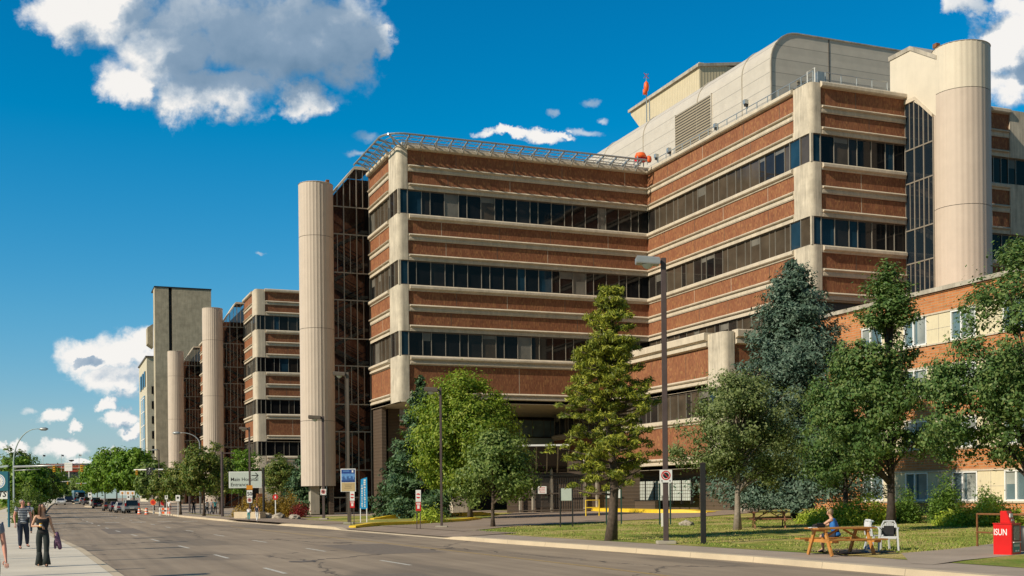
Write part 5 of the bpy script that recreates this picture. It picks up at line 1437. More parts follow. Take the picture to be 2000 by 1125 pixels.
LB_,bb,_=curvedlamp(60,225,917,950,84,'second curved lamp further down the left side',rad=.14,mat='aluminium lamp')
m2=empty('signal_mast_arm',(bb.x,bb.y,5.5),'far signal arm below the first one, reaching over the street','traffic signal')
za=zpx(943,100,225); A=Vector((bb.x,bb.y,za)); mb=MB(); mb.tube([A,A+RT*(138-60)/F*225+Zv*.25],[.14,.08],'aluminium lamp',6); mb.build('arm',m2)
signalhead(m2,A+RT*(133-60)/F*225-Zv*.1-FWD*.15,.5)
q=gp(178,240); m3=empty('signal_mast_arm',q,'short far signal arm coming from the elms on the right side','traffic signal')
mb=MB(); mb.tube([q,Vector((q.x,q.y,zpx(942,178,240)))],.13,'brown post',6); mb.build('pole',m3)
mb=MB(); A=Vector((q.x,q.y,zpx(944,178,240))); mb.tube([A,A-RT*3.1],.09,'aluminium lamp',6); mb.build('arm',m3)
signalhead(m3,A-RT*2.0-Zv*.1-FWD*.15,.45)
# walking person signal arm from the right kerb
q=gp(370,143); m4=empty('crosswalk_signal_arm',q,'white signal arm with a black walking-person sign, in front of the lindens','crosswalk signal')
zt=zpx(917,330,143); A=Vector((q.x,q.y,zt))
mb=MB(); mb.tube([q,Vector((q.x,q.y,zt+1))],.12,'brown post',8); mb.build('pole',m4)
mb=MB(); mb.tube([A,A-RT*(370-262)/F*143],[.11,.07],'sign white',8); mb.build('arm',m4,smooth=True)
c=A-RT*(370-294)/F*143-Zv*.18-FWD*.2
mb=MB(); panel(mb,c,.82,.90,.22,'sign black'); p=mb.build('signal_box',m4,bevel=.02)
mb=MB(); e=c-FWD*.13
disc(mb,e+Zv*.30,.07,'sign white',0,n=10)
mb.beam(e+Zv*.22,e-Zv*.06,.01,.11,'sign white',up=FWD); mb.beam(e-Zv*.04,e-Zv*.36-RT*.17,.01,.07,'sign white',up=FWD); mb.beam(e-Zv*.04,e-Zv*.36+RT*.15,.01,.07,'sign white',up=FWD); mb.beam(e+Zv*.18,e-Zv*.02+RT*.20,.01,.055,'sign white',up=FWD); mb.beam(e+Zv*.18,e-Zv*.04-RT*.19,.01,.055,'sign white',up=FWD)
mb.build('walking_figure',p,recalc=False)
signalhead(m4,A-RT*(370-268)/F*143-Zv*.3-FWD*.1,.6)
curvedlamp(391,128,845,868,348,'curved street lamp behind the yellowing linden, arching left',rad=.10,mat='aluminium lamp')
# slim dark posts and small white signs on the right pavement
def smallsign(px,dep,ytop,size,label,disc_=True,post='sign white'):
    b=gp(px,dep); S=empty('small_street_sign',b,label,'sign','small parking signs along the pavement'); zt=zpx(ytop,px,dep)
    mb=MB(); mb.tube([b,Vector((b.x,b.y,zt))],.035,post,6); mb.build('post',S)
    mb=MB(); c=Vector((b.x,b.y,zt-size/2))-FWD*.05; panel(mb,c,size*.72,size,.015,'sign white'); disc(mb,c+Zv*size*.08,size*.2,'sign black',.012,n=12); mb.build('plate',S,recalc=False)
smallsign(347.5,118,967,.62,'white arrow sign on a thin post under the lindens')
smallsign(325,126,967,.45,'round topped small sign left of the white arrow sign')
smallsign(175.5,213,962,.9,'sign on the traffic island in front of the queue')
smallsign(150,255,962,.9,'sign on the far traffic island')
smallsign(251,150,967,.6,'white sign behind the parked silver car')
b=gp(434,108); S=empty('utility_pole',b,'dark wooden utility pole beside the yellowing linden','pole')
mb=MB(); mb.tube([b,Vector((b.x,b.y,zpx(882,434,108)))],[.14,.11],'brown post',8); mb.build('shaft',S); 
mb=MB(); t=Vector((b.x,b.y,zpx(885,434,108))); mb.beam(t,t+RT*1.2,.09,.09,'brown post'); mb.build('crossarm',S)
b=gp(311,150); S=empty('street_lamp',b,'small cobra lamp in front of the concrete tower','street lamp')
mb=MB(); t=Vector((b.x,b.y,zpx(879,311,150))); mb.tube([b,t],[.10,.07],'brown post',7); mb.tube([t,t-RT*.3+Zv*.05],.05,'brown post',5); mb.build('pole',S)
mb=MB(); mb.obox(t-RT*.55+Zv*.05,RT*.35,FWD*.15,Zv*.09,'aluminium lamp'); mb.build('lamp_head',S,bevel=.03)
# traffic islands
for (px,dep,w_,l,nm) in ((176,213,2.2,16,''),(150,262,2.2,16,'')):
    x,y=at(px,dep); mb=MB(); n=20
    ring=[(x+w_/2*math.cos(2*math.pi*i/n)*.9,y+l/2*math.sin(2*math.pi*i/n)) for i in range(n)]
    mb.prism([(a,c_,rise(c_)) for a,c_ in ring],(0,0,.15),'kerb stone'); tag(mb.build('traffic_island'),kind='structure')
# entrance wayfinding boards on the lawn edge
def board(px0,px1,dep,ytop,ymid,ybase,face,label,post='black steel'):
    b=gp((px0+px1)/2,dep); S=empty('information_board',b,label,'sign','boards on twin posts by the driveway')
    w_=(px1-px0)/F*dep; zt=zpx(ytop,px0,dep); zm=zpx(ymid,px0,dep)
    for q in (-1,1):
        mb=MB(); mb.obox(b+RT*q*w_/2+Zv*(zt-b.z)/2,RT*.035,FWD*.035,Zv*((zt-b.z)/2),post); mb.build('leg',S)
    mb=MB(); c=b+Zv*((zt+zm)/2-b.z); panel(mb,c,w_-.08,zt-zm,.05,face); mb.build('panel',S,bevel=.008)
board(1094,1118,60,954,978,1023,'sign grey green','grey backed board on black posts, left of the pine trunk')
board(1184,1213,62,952,973,1016,'sign white','white board on dark green posts just right of the pine trunk','dark green steel')
board(1288,1309,60,944,968,1012,'sign white','white board on dark green posts behind the tall lamp post','dark green steel')
b=gp(1293.5,57); tag((lambda mb:(mb.obox(b+Zv*.32,RT*.06,FWD*.06,Zv*.36,'white paint'),mb.build('white_marker_post',loc=b,bevel=.02))[1])(MB()),'short white marker post beside the tall lamp post','post')
# yellow guard rail
def railing(name,pts,h,r,mat,label,cat,mids=(.5,),rounded=True):
    b=pts[0]; S=empty(name,b,label,cat)
    mb=MB(); mb.tube([pts[0]-Zv*.05]+[pts[0]+Zv*h]+[pts[-1]+Zv*h]+[pts[-1]-Zv*.05],r,mat,8); mb.build('frame',S,smooth=True,angle=50)
    for m_ in mids:
        mb=MB(); mb.tube([pts[0]+Zv*h*m_,pts[-1]+Zv*h*m_],r*.85,mat,8); mb.build('mid_rail',S)
    for p in pts[1:-1]:
        mb=MB(); mb.tube([p-Zv*.05,p+Zv*h],r,mat,8); mb.build('upright',S)
    return S
dz=70
p0=gp(1144,dz,.35); p1=gp(1170,dz,.35); p2=gp(1176,dz-1,.35)
railing('yellow_guard_rail',[p0,p1],.90,.04,'yellow paint','bright yellow tubular guard rail at the ramp by the loading gates','railing')
# loading dock gates and canopy left of the pine
G_=empty('loading_gate',gp(1080,96),'tall brown screened gates with pale posts and a sloping glazed canopy under the overhang','gate')
dg=98
mb=MB()
for px in (1016,1041,1077,1142,1166): 
    mb=MB(); x,y=at(px,dg); mb.box(x-.09,x+.09,y-.09,y+.09,.2,5.1,'weathered coping'); mb.build('gate_post',G_)
mb=MB(); a=gp(990,dg+.3); c=gp(1250,dg+.3); a.z=.3;c.z=.3
d=(c-a); mb.hexa([a,c,c+FWD*.15,a+FWD*.15,a+Zv*4.4,c+Zv*4.4,c+FWD*.15+Zv*4.4,a+FWD*.15+Zv*4.4],'brown corrugated'); mb.build('screen_panel',G_)
mb=MB()
for (u,v_) in ((1044,1075),(1082,1140)):
    for i in range(14):
        px=u+(v_-u)*i/13; x,y=at(px,dg-.12); mb.tube([(x,y,.8),(x,y,3.5)],.02,'black steel',4)
for z in (.7,2.1,3.6,4.5): mb.beam(gp(990,dg-.1)*1+Vector((0,0,z-.5)),gp(1205,dg-.1)+Vector((0,0,z-.5)),.08,.08,'mullion')
mb.build('gate_bars',G_)
mb=MB()
a=gp(985,dg-2.2); c=gp(1112,dg-2.2); a.z=c.z=5.95
mb.hexa([a,c,c+FWD*2.4-Zv*2.2,a+FWD*2.4-Zv*2.2,a+Zv*.08,c+Zv*.08,c+FWD*2.4-Zv*2.1,a+FWD*2.4-Zv*2.1],'bronze glass mid'); mb.build('canopy_glass',G_)
mb=MB(); mb.beam(a,c,.14,.14,'sign white')
for i in range(7): q=a.lerp(c,i/6); mb.beam(q,q+FWD*2.4-Zv*2.2,.10,.10,'weathered coping')
mb.build('canopy_rib',G_)
mb=MB(); q=gp(1059,dg-.3); q.z=zpx(957,1059,dg); panel(mb,q,.72,.62,.03,'sign white'); panel(mb,q+Zv*.18-FWD*.02,.5,.05,.004,'sign red')
for i in range(3): panel(mb,q+Zv*(.05-i*.12)-FWD*.02,.5,.03,.004,'sign red')
mb.build('gate_sign',G_)
# rock by the drive
def rock(px,dep,s,label,seed):
    b=gp(px,dep); bm=bmesh.new(); bmesh.ops.create_icosphere(bm,subdivisions=3,radius=s)
    for v in bm.verts:
        k=1+.35*mnoise.noise(v.co*1.9/s+Vector((seed,0,0))); v.co*=k; v.co.z*=.6
    me=bpy.data.meshes.new('rock'); bm.to_mesh(me); bm.free(); me.materials.append(M['stone'])
    o=bpy.data.objects.new('rock',me); COL.objects.link(o); o.location=b+Zv*s*.2; tag(o,label,'rock')
rock(1340,58,.35,'pale boulder at the edge of the driveway behind the tall lamp post',1)
rock(519,96,.6,'boulder at the corner of the amber planter',2); rock(543,95,.55,'boulder next to the small red sign',3); rock(575,92,.45,'boulder near the yellow kerb by the amber shrubs',5)
mb=MB(); a=gp(462,97);c=gp(513,95); mb.beam(a+Zv*.25,c+Zv*.25,.6,.6,'kerb stone'); tag(mb.build('planter_edge',loc=a),'low pale planter edge behind the two people walking','planter wall')

# ------------------------------------------------------------------ left edge sign
b=gp(17,74); S=empty('dial_sign',b,'teal sign box with a round dial above a white plate at the left edge','sign')
mb=MB(); mb.tube([b,b+Zv*3.4],.07,'sign teal',8); mb.build('post',S)
c=gp(-2,74); c.z=zpx(940,5,74)
mb=MB(); panel(mb,c,1.3,1.25,.25,'sign teal'); bx_=mb.build('sign_box',S,bevel=.02)
mb=MB(); q=c-FWD*.135
disc(mb,q,.46,'sign white',0,n=28); disc(mb,q,.40,'poster sky',.004,n=28,r0=.36)
for i in range(12): t=2*math.pi*i/12; disc(mb,q+RT*.30*math.cos(t)+Zv*.30*math.sin(t),.025,'poster navy',.004,n=6)
disc(mb,q,.14,'sign red',.004,n=14); mb.build('dial',bx_,recalc=False)
mb=MB(); c2=gp(-2,74); c2.z=zpx(965,5,74); panel(mb,c2,1.15,.62,.2,'sign white'); textmesh(mb,'TS',c2+RT*.48-Zv*.17-FWD*.105,RT,Zv,.50,'sign black',align='RIGHT',shear=.25,bold=.012,depth=.004); mb.build('name_plate',S,recalc=False)
mb=MB(); mb.beam(gp(-20,74)+Zv*(zpx(914,5,74)-b.z),b+Zv*(zpx(910,16,74)-b.z),.2,.12,'green grey pole'); mb.build('hood',S)
b=gp(62,100); S=empty('utility_cabinet',b,'small white control cabinet beside the second curved lamp','cabinet')
mb=MB(); mb.obox(gp(61,112)+Zv*1.2,RT*.32,FWD*.25,Zv*.45,'white paint'); mb.build('case',S,bevel=.02)
mb=MB(); mb.tube([gp(61,112),gp(61,112)+Zv*.8],.08,'galvanised steel',6); mb.build('stand',S)
# unseen posts added left of the frame only to cast shadows across the pavement
for (x,y,h,lb) in ((-3.6,28.3,5,'unseen post added to cast a pavement shadow, nearest the camera'),(-3.2,25.5,4,'unseen post added to cast a pavement shadow, left of the camera'),(-5.5,36.5,7,'tall unseen post added to cast a shadow, further left'),(-7.5,49.5,9,'tallest unseen post added to cast a shadow from the left side'),(-4.0,44.5,6,'unseen post added to cast a shadow behind the walking man'),(-5.0,56.5,7,'unseen post added to cast a shadow beside the far pedestrians')):
    P_=empty('shadow_post',(x,y,.15),lb,'post'); mb=MB(); mb.tube([(x,y,.1),(x,y,h)],.09,'galvanised steel',8); mb.build('shaft',P_); mb=MB(); mb.box(x-.05,x+.05,y-.25,y+.25,h-.9,h,'sign grey green'); mb.build('plate',P_)

# ------------------------------------------------------------------ picnic tables, chairs, newspaper box
def picnic(px,dep,ang,wood,label,zoff=0):
    b=gp(px,dep); S=empty('picnic_table',b,label,'picnic table','picnic tables on the lawn')
    A=(RT*math.cos(ang)+FWD*math.sin(ang)); B=(-RT*math.sin(ang)+FWD*math.cos(ang))   # A along the table
    Lh=.92
    mb=MB()
    for i in range(5): mb.obox(b+B*(-.30+i*.15)+Zv*.74,A*Lh,B*.068,Zv*.02,wood)
    for q in (-.66,.66): mb.obox(b+A*q+Zv*.70,A*.045,B*.36,Zv*.045,wood)
    mb.build('table_top',S,bevel=.004)
    for s in (-1,1):
        mb=MB()
        for i in (0,1): mb.obox(b+B*s*(.66+i*.145)+Zv*.44,A*Lh,B*.066,Zv*.02,wood)
        mb.build('bench',S,bevel=.004)
    for q in (-.66,.66):
        mb=MB(); mb.obox(b+A*(q+.05)+Zv*.40,A*.02,B*.82,Zv*.045,wood); mb.build('bench_support',S)
        for s in (-1,1):
            mb=MB(); mb.beam(b+A*q+B*s*.60,b+A*q+B*s*.24+Zv*.72,.05,.10,wood,up=B); mb.build('leg',S)
    for s in (-1,1):
        mb=MB(); mb.beam(b+A*s*.62+Zv*.42,b+A*s*.10+Zv*.70,.04,.08,wood,up=B); mb.build('brace',S)
    return S,b,A,B
PT,pb,PA,PB_=picnic(1641,32.2,.30,'cedar wood','honey coloured wooden picnic table on the lawn by the pavement')
picnic(1501,52.5,-.12,'dark wood','dark weathered picnic table further back, right of the forking tree')
# things on the table
bt=pb-PA*.62+PB_*.10+Zv*.76
mb=MB(); mb.obox(bt+Zv*.05,PA*.16,PB_*.10,Zv*.045,'black cloth'); mb.obox(bt+Zv*.10+PA*.05,PA*.10,PB_*.07,Zv*.02,'purple cloth'); tag(mb.build('shoulder_bag',loc=bt,bevel=.02),'small dark bag lying on the left end of the honey coloured table','bag')
bp=pb-PA*.86+PB_*.02+Zv*.765; mb=MB(); mb.obox(bp,PA*.10,PB_*.08,Zv*.006,'sign white'); mb.obox(bp+Zv*.01+PA*.02,PA*.08,PB_*.06,Zv*.006,'newsprint'); tag(mb.build('paper_sheets',loc=bp),'loose papers at the left end of the honey coloured table','papers')
bs=gp(1697,32.5); rngb=random.Random(3)
bm=bmesh.new(); bmesh.ops.create_icosphere(bm,subdivisions=3,radius=.13)
for v in bm.verts: v.co*=1+.3*mnoise.noise(v.co*9); 
me=bpy.data.meshes.new('plastic_bag'); bm.to_mesh(me); bm.free(); me.materials.append(M['white cloth']); me.materials.append(M['blue cloth'])
for p in me.polygons: p.material_index=1 if mnoise.noise(p.center*14)>.15 else 0
o=bpy.data.objects.new('plastic_bag',me); COL.objects.link(o); o.location=bs+Zv*.12; tag(o,'crumpled blue and white plastic bag on the grass at the end of the picnic table','bag')
def plasticchair(px,dep,ang,label):
    b=gp(px,dep); S=empty('plastic_chair',b,label,'chair','white plastic garden chairs')
    A=(RT*math.cos(ang)+FWD*math.sin(ang)); B=(-RT*math.sin(ang)+FWD*math.cos(ang)) # A right, B back
    mb=MB(); mb.obox(b+Zv*.42,A*.24,B*.23,Zv*.018,'white plastic'); mb.obox(b-B*.23+Zv*.39,A*.22,B*.012,Zv*.03,'white plastic'); mb.build('seat',S,bevel=.01)
    for s in (-1,1):
        mb=MB(); mb.beam(b+A*s*.27-B*.24,b+A*s*.24-B*.21+Zv*.64,.05,.045,'white plastic',up=B); mb.build('leg',S)
        mb=MB(); mb.beam(b+A*s*.25+B*.30,b+A*s*.21+B*.20+Zv*.44,.05,.045,'white plastic',up=B); mb.build('leg',S)
        mb=MB(); mb.tube([b+A*s*.24-B*.22+Zv*.62,b+A*s*.27-B*.05+Zv*.67,b+A*s*.24+B*.22+Zv*.66],.026,'white plastic',6); mb.build('armrest',S,smooth=True)
    mb=MB()
    pts=[]
    for i in range(11):
        t=math.pi*i/10; pts.append(b+A*(-.24*math.cos(t))+B*(.22+.10*math.sin(t)*.5+.05)+Zv*(.44+.42*min(1,math.sin(t)*1.25)))
    mb.tube(pts,.024,'white plastic',6)
    for i in range(-3,4):
        zt_=.84-.02*abs(i)*abs(i)*.35; mb.beam(b+A*i*.058+B*.21+Zv*.43,b+A*i*.052+B*.31+Zv*zt_,.036,.012,'white plastic',up=B)
    mb.build('backrest',S,smooth=True,angle=40); return S,b,A,B
C1,cb1,cA,cB=plasticchair(1713,34.2,1.7,'white plastic chair left of the oak trunk, with clothes over it')
C2,cb2,cA2,cB2=plasticchair(1735,33.2,-.35,'white plastic chair nearest the pavement, in front of the oak trunk')
mb=MB(); mb.obox(cb1+cB*.28+Zv*.74,cA*.20,cB*.04,Zv*.16,'white cloth'); mb.obox(cb1+cB*.25+Zv*.84,cA*.22,cB*.07,Zv*.035,'teal cloth'); tag(mb.build('draped_shirt',loc=cb1+Zv*.6,bevel=.03),'pale shirt and teal cloth draped over the left plastic chair','clothes')
mb=MB(); mb.obox(cb2+cB2*.14+Zv*.58,cA2*.19,cB2*.09,Zv*.15,'black cloth'); tag(mb.build('backpack',loc=cb2+Zv*.5,bevel=.05),'black backpack standing on the right plastic chair','backpack')
def newsbox():
    b=gp(1966,30.6); S=empty('newspaper_box',b,'red newspaper vending box with white letters at the right edge of the pavement','newspaper box')
    ang=-.42; A=(RT*math.cos(ang)-FWD*math.sin(ang)); B=(RT*math.sin(ang)+FWD*math.cos(ang))
    # front face looks along -B' ; box shows its left side and its front
    ang=R(40); A=(RT*math.cos(ang)+FWD*math.sin(ang)); B=(-RT*math.sin(ang)+FWD*math.cos(ang))
    w_,d,h=.25,.25,.42
    # A: along front face, B: depth
    mb=MB(); mb.obox(b+Zv*(h-.02),A*w_,B*d,Zv*h,'red paint'); mb.build('cabinet',S,bevel=.012)
    mb=MB(); mb.obox(b+Zv*(2*h-.01)-B*0,A*(w_+.015),B*(d+.015),Zv*.012,'red paint'); mb.build('top_lip',S,bevel=.006)
    mb=MB(); mb.prism([b+Zv*(2*h)+A*-.13+B*-.17,b+Zv*(2*h)+A*-.13+B*.12,b+Zv*(2*h+.32)+A*-.13+B*.12,b+Zv*(2*h+.32)+A*-.13+B*-.05],A*.26,'red paint'); ho=mb.build('coin_housing',S,bevel=.01)
    mb=MB(); mb.obox(b+Zv*(2*h+.20)-B*.115,A*.07,B*.012,Zv*.05,'sign white'); mb.obox(b+Zv*(2*h+.08)-B*.155,A*.06,B*.01,Zv*.03,'galvanised steel'); mb.build('coin_plate',ho)
    f=b-B*(d+.004)
    mb=MB(); mb.obox(f+Zv*.58,A*.17,B*.006,Zv*.20,'black steel'); mb.obox(f+Zv*.58-B*.006,A*.15,B*.004,Zv*.18,'newsprint'); mb.build('window',S)
    mb=MB(); mb.obox(f+Zv*.345-B*.02,A*.19,B*.014,Zv*.012,'sign white'); mb.build('handle',S)
    mb=MB(); mb.obox(f+Zv*.20,A*.17,B*.006,Zv*.12,'teal print'); mb.obox(f+Zv*.26-B*.007,A*.15,B*.002,Zv*.03,'sign grey green'); mb.obox(f+Zv*.12-B*.007-A*.03,A*.05,B*.002,Zv*.02,'sign white'); mb.obox(f+Zv*.12-B*.007+A*.09,A*.035,B*.002,Zv*.02,'sign white'); mb.build('advert_card',S)
    # left side lettering: the side faces -A, reads along -B..+B
    s=b-A*(w_+.004)
    mb=MB(); textmesh(mb,'ISUN',s+B*.235+Zv*.53,-B,Zv,.235,'sign white',depth=.003,bold=.003,sx=.72,spacing=1.0)
    mb.build('lettering',S,recalc=False)
newsbox()
# brown pipe rail behind the box
p0=gp(1908,34.5);p1=gp(2003,31.5)+RT*.4
railing('brown_pipe_rail',[p0,p0.lerp(p1,.55),p1+Vector((0,0,.03))],.98,.032,'rust brown rail','rusty brown tubular rail leading behind the red newspaper box','railing',mids=(.45,))
# things tied to the rail: purple-grey bag
mb=MB(); c=gp(1946,33.4)+Zv*.55; mb.obox(c,RT*.08,FWD*.06,Zv*.17,'purple cloth'); tag(mb.build('hanging_bag',loc=c,bevel=.04),'dull purple bag hanging on the brown rail behind the newspaper box','bag')
# second dark newspaper box cut by the right edge
b=gp(2004,31.8); S=empty('bicycle_wheel_guard',b,'dark litter bin partly hidden behind the red newspaper box','litter bin'); mb=MB(); mb.lathe([(.20,.0),(.22,.1),(.22,.62),(.16,.70),(.02,.72)],'black steel',16,0,0); mb.v=[(v[0]+b.x,v[1]+b.y,v[2]+b.z) for v in mb.v]; S.name='litter_bin'; ORI['litter_bin']=b.copy(); mb.build('bin_body',S,smooth=True,angle=40)

# construction things past the crossing
for i,(px,dep,lb) in enumerate(((272,140,'orange and white barrel, leftmost of those past the parked cars'),(286,137,'orange barrel left of the round orange sign'),(270,150,'orange barrel farthest from the camera'))):
    b=gp(px,dep); S=empty('traffic_barrel',b,lb,'traffic barrel','orange construction barrels')
    for k in range(5):
        mb=MB(); mb.lathe([(.24-.02*k,.15*k),(.24-.02*(k+.9),.15*(k+1)-.01)],'orange plastic' if k%2==0 else 'sign white',12,b.x,b.y); mb.v=[(v[0],v[1],v[2]+b.z) for v in mb.v]; mb.build('band',S,recalc=False)
for (px,dep,yc,lb,r) in ((299,138,981,'round orange roadwork sign behind the barrels',.36),(319,135,982,'dark red round sign left of the lindens',.34)):
    b=gp(px,dep); S=empty('roadwork_sign',b,lb,'sign','roadwork signs'); z=zpx(yc,px,dep)
    mb=MB(); mb.tube([b,Vector((b.x,b.y,z))],.04,'sign white',5); mb.build('post',S)
    mb=MB(); disc(mb,Vector((b.x,b.y,z))-FWD*.05,r,'orange plastic' if px<310 else 'sign red',0,n=8); disc(mb,Vector((b.x,b.y,z))-FWD*.05,r*.6,'sign red' if px<310 else 'red paint',.006,n=16); mb.build('plate',S,recalc=False)
b=gp(321,124); S=empty('barricade',b,'small white and orange barricade under the dark red sign','barricade')
for z in (.35,.75):
    mb=MB()
    for k in range(4): mb.obox(b+RT*(-.45+k*.3)+Zv*z,RT*.15,FWD*.02,Zv*.12,'orange plastic' if k%2 else 'sign white')
    mb.build('board',S)
for q in (-.5,.5):
    mb=MB(); mb.beam(b+RT*q-FWD*.25,b+RT*q+Zv*.95,.05,.05,'sign white'); mb.beam(b+RT*q+FWD*.25,b+RT*q+Zv*.95,.05,.05,'sign white'); mb.build('leg',S)
b=gp(248,150); S=empty('site_hoarding',b,'white printed hoarding panels on posts behind the parked silver car','hoarding')
for k,(px,w_) in enumerate(((239,1.0),(250,1.0),(259,.8))):
    c=gp(px,160+k); c.z=zpx(963,px,160); mb=MB(); panel(mb,c,w_*.72,.62,.05,'sign white'); disc(mb,c,.16,'sign orange',.03,n=12); mb.build('panel',S,recalc=False)
    mb=MB(); mb.tube([gp(px,160+k),c],.05,'beam timber',5); mb.build('post',S)
# ------------------------------------------------------------------ vehicles (local: length along +Y = forward, base at origin)
def car(kind,paint,label,loc,rz,group='cars queueing in the far right lane'):
    C_=empty('parked_car' if kind!='bus' else 'bus',(0,0,0),label,'car' if kind!='bus' else 'bus',group)
    P_='car paint '+paint
    if kind=='suv': L,Wd,Hh,belt,hood=4.6,1.84,1.68,1.02,1.02; cab=[(-2.26,1.0),(-2.12,1.62),(-1.7,1.68),(.35,1.66),(1.15,1.04)]; low=[(-2.3,.35),(-2.32,.62),(-2.26,1.02),(1.2,1.06),(2.1,.94),(2.3,.70),(2.3,.34)]
    elif kind=='sedan': L,Wd,Hh=4.6,1.76,1.44; cab=[(-1.75,.96),(-1.15,1.38),(-.6,1.43),(.25,1.42),(1.05,.94)]; low=[(-2.28,.34),(-2.32,.6),(-2.24,.92),(-1.6,.97),(1.1,.95),(2.05,.80),(2.28,.62),(2.28,.34)]
    else: L,Wd,Hh=11,2.5,3.1; cab=[(-5.4,1.0),(-5.4,2.6),(5.3,2.6),(5.45,1.0)]; low=[(-5.5,.4),(-5.5,1.05),(-5.45,1.06),(5.5,1.05),(5.5,.4)]
    h=Wd/2
    mb=MB(); mb.prism([(-h,y,z) for y,z in low],(2*h,0,0),P_)
    b=mb.build('body',C_,bevel=.05)
    # cabin: tapered towards the roof, glass with painted roof and pillars
    zlo=min(z for y,z in cab); zhi=max(z for y,z in cab)
    def inset(z): return h-.06-(.17 if kind!='bus' else .02)*(z-zlo)/(zhi-zlo)
    n=len(cab); mb=MB()
    vs=[(-inset(z),y,z) for y,z in cab]+[(inset(z),y,z) for y,z in cab]
    mb.add(vs,[tuple(range(n)),tuple(range(2*n-1,n-1,-1))]+[(i,(i+1)%n,n+(i+1)%n,n+i) for i in range(n)],'car glass')
    mb.build('window',C_)
    mb=MB(); ys=[y for y,z in cab if z>zhi-.1]
    mb.box(-inset(zhi)-.02,inset(zhi)+.02,min(ys)-.05,max(ys)+.05,zhi-.05,zhi+.03,P_)
    if kind=='bus': mb.box(-h,h,-5.5,5.5,2.6,3.1,P_)
    for s in (-1,1):
        for (a,c) in ((cab[0],cab[1]),(cab[-1],cab[-2])): mb.beam((s*inset(a[1]),a[0],a[1]),(s*inset(c[1]),c[0],c[1]),.07,.09,P_)
        if kind!='bus': mb.beam((s*inset(zlo),-.35,zlo),(s*inset(zhi),-.35,zhi),.04,.09,P_)
        else:
            for k in range(5): mb.beam((s*inset(zlo),-4+k*2,zlo),(s*inset(zhi),-4+k*2,zhi),.05,.12,P_)
    mb.build('roof',C_)
    for s in (-1,1):
        for y in ((-L*.30,L*.30)):
            mb=MB(); r=.33 if kind!='bus' else .48
            w0=s*(h-.20); w1=s*(h+.01)
            mb.tube([(w0,y,r),(w1,y,r)],r,'tyre',18); t=mb.build('tyre',C_,smooth=True,angle=40)
            mb=MB(); mb.tube([(w1-s*.02,y,r),(w1+s*.012,y,r)],r*.62,'rim',12); mb.build('rim',t)
        mb=MB()
        if kind=='suv': mb.box(s*(h-.20),s*(h-.01),-2.33,-2.20,.95,1.32,'tail lamp')
        elif kind=='sedan': mb.box(s*(h-.42),s*(h-.02),-2.34,-2.2,.70,.88,'tail lamp')
        else: mb.box(s*(h-.25),s*(h-.05),-5.54,-5.45,.8,1.2,'tail lamp')
        mb.build('tail_light',C_)
        mb=MB(); mb.box(s*(h-.42),s*(h-.05),L/2-.12,L/2+.012,.62,.80,'head lamp'); mb.build('headlight',C_,bevel=.02)
        if kind!='bus': mb=MB(); mb.box(s*(h-.02),s*(h+.17),.72,.84,.95,1.10,P_); mb.build('mirror',C_,bevel=.02)
    mb=MB(); mb.box(-h+.04,h-.04,-L/2-.07,-L/2+.05,.36,.58,'bumper black'); mb.build('bumper',C_,bevel=.03)
    mb=MB(); mb.box(-.26,.26,-L/2-.085,-L/2-.03,.62 if kind!='sedan' else .50,.76 if kind!='sedan' else .64,'number plate'); mb.build('number_plate',C_)
    C_.location=loc; C_.rotation_euler=(0,0,rz); return C_
def carat(px,dep,kind,paint,label,rz=.03,group='cars queueing in the far right lane',name=None):
    x,y=at(px,dep); c=car(kind,paint,label,(x,y,gz(x,y)),rz,group)
    return c
carat(254.5,148,'suv','silver','silver grey sport utility car seen from behind, last of the queue')
carat(238.5,154,'sedan','white','white sedan just left of the silver car at the tail of the queue')
carat(227,164,'sedan','purple grey','dusky purple sedan between two white cars in the queue')
carat(213,172,'sedan','bronze','pale bronze sedan in front of the purple one')
carat(217,184,'suv','black','black high-roofed car beyond the bronze sedan')
carat(191.5,196,'sedan','maroon','dark red sedan beside the traffic island')
carat(186,214,'suv','white','white sport utility car ahead of the dark red sedan')
carat(172,232,'suv','purple grey','dark van-like car ahead of the white one')
carat(163,250,'sedan','white','small white car beside the far traffic island')
carat(153,285,'bus','blue','light blue bus at the far end of the queue')
carat(118.5,236,'sedan','white','white car with headlights facing the camera, coming down the street',math.pi+.02,'oncoming cars')
carat(134.5,262,'suv','black','black car with headlights facing the camera, behind the oncoming white one',math.pi+.02,'oncoming cars')

# ------------------------------------------------------------------ people
def skin_mesh(V,E,Rr,sub=2):
    me=bpy.data.meshes.new('s'); me.from_pydata([tuple(v) for v in V],E,[])
    o=bpy.data.objects.new('s',me); COL.objects.link(o)
    md=o.modifiers.new('k','SKIN'); md.use_smooth_shade=True; md.branch_smoothing=.4
    for i,r in enumerate(Rr):
        r=(r,r) if not isinstance(r,tuple) else r
        me.skin_vertices[0].data[i].radius=r; me.skin_vertices[0].data[i].use_root=(i==0)
    sm=o.modifiers.new('u','SUBSURF'); sm.levels=sub; sm.render_levels=sub
    dg=bpy.context.evaluated_depsgraph_get(); out=bpy.data.meshes.new_from_object(o.evaluated_get(dg))
    bpy.data.objects.remove(o); bpy.data.meshes.remove(me); return out
def addmesh(mb,me,mat,f=None):
    mb.add([v.co if f is None else f(v.co) for v in me.vertices],[tuple(p.vertices) for p in me.polygons],mat); bpy.data.meshes.remove(me)
def chain(points,rad):  # points list-of-paths sharing index 0 names
    pass
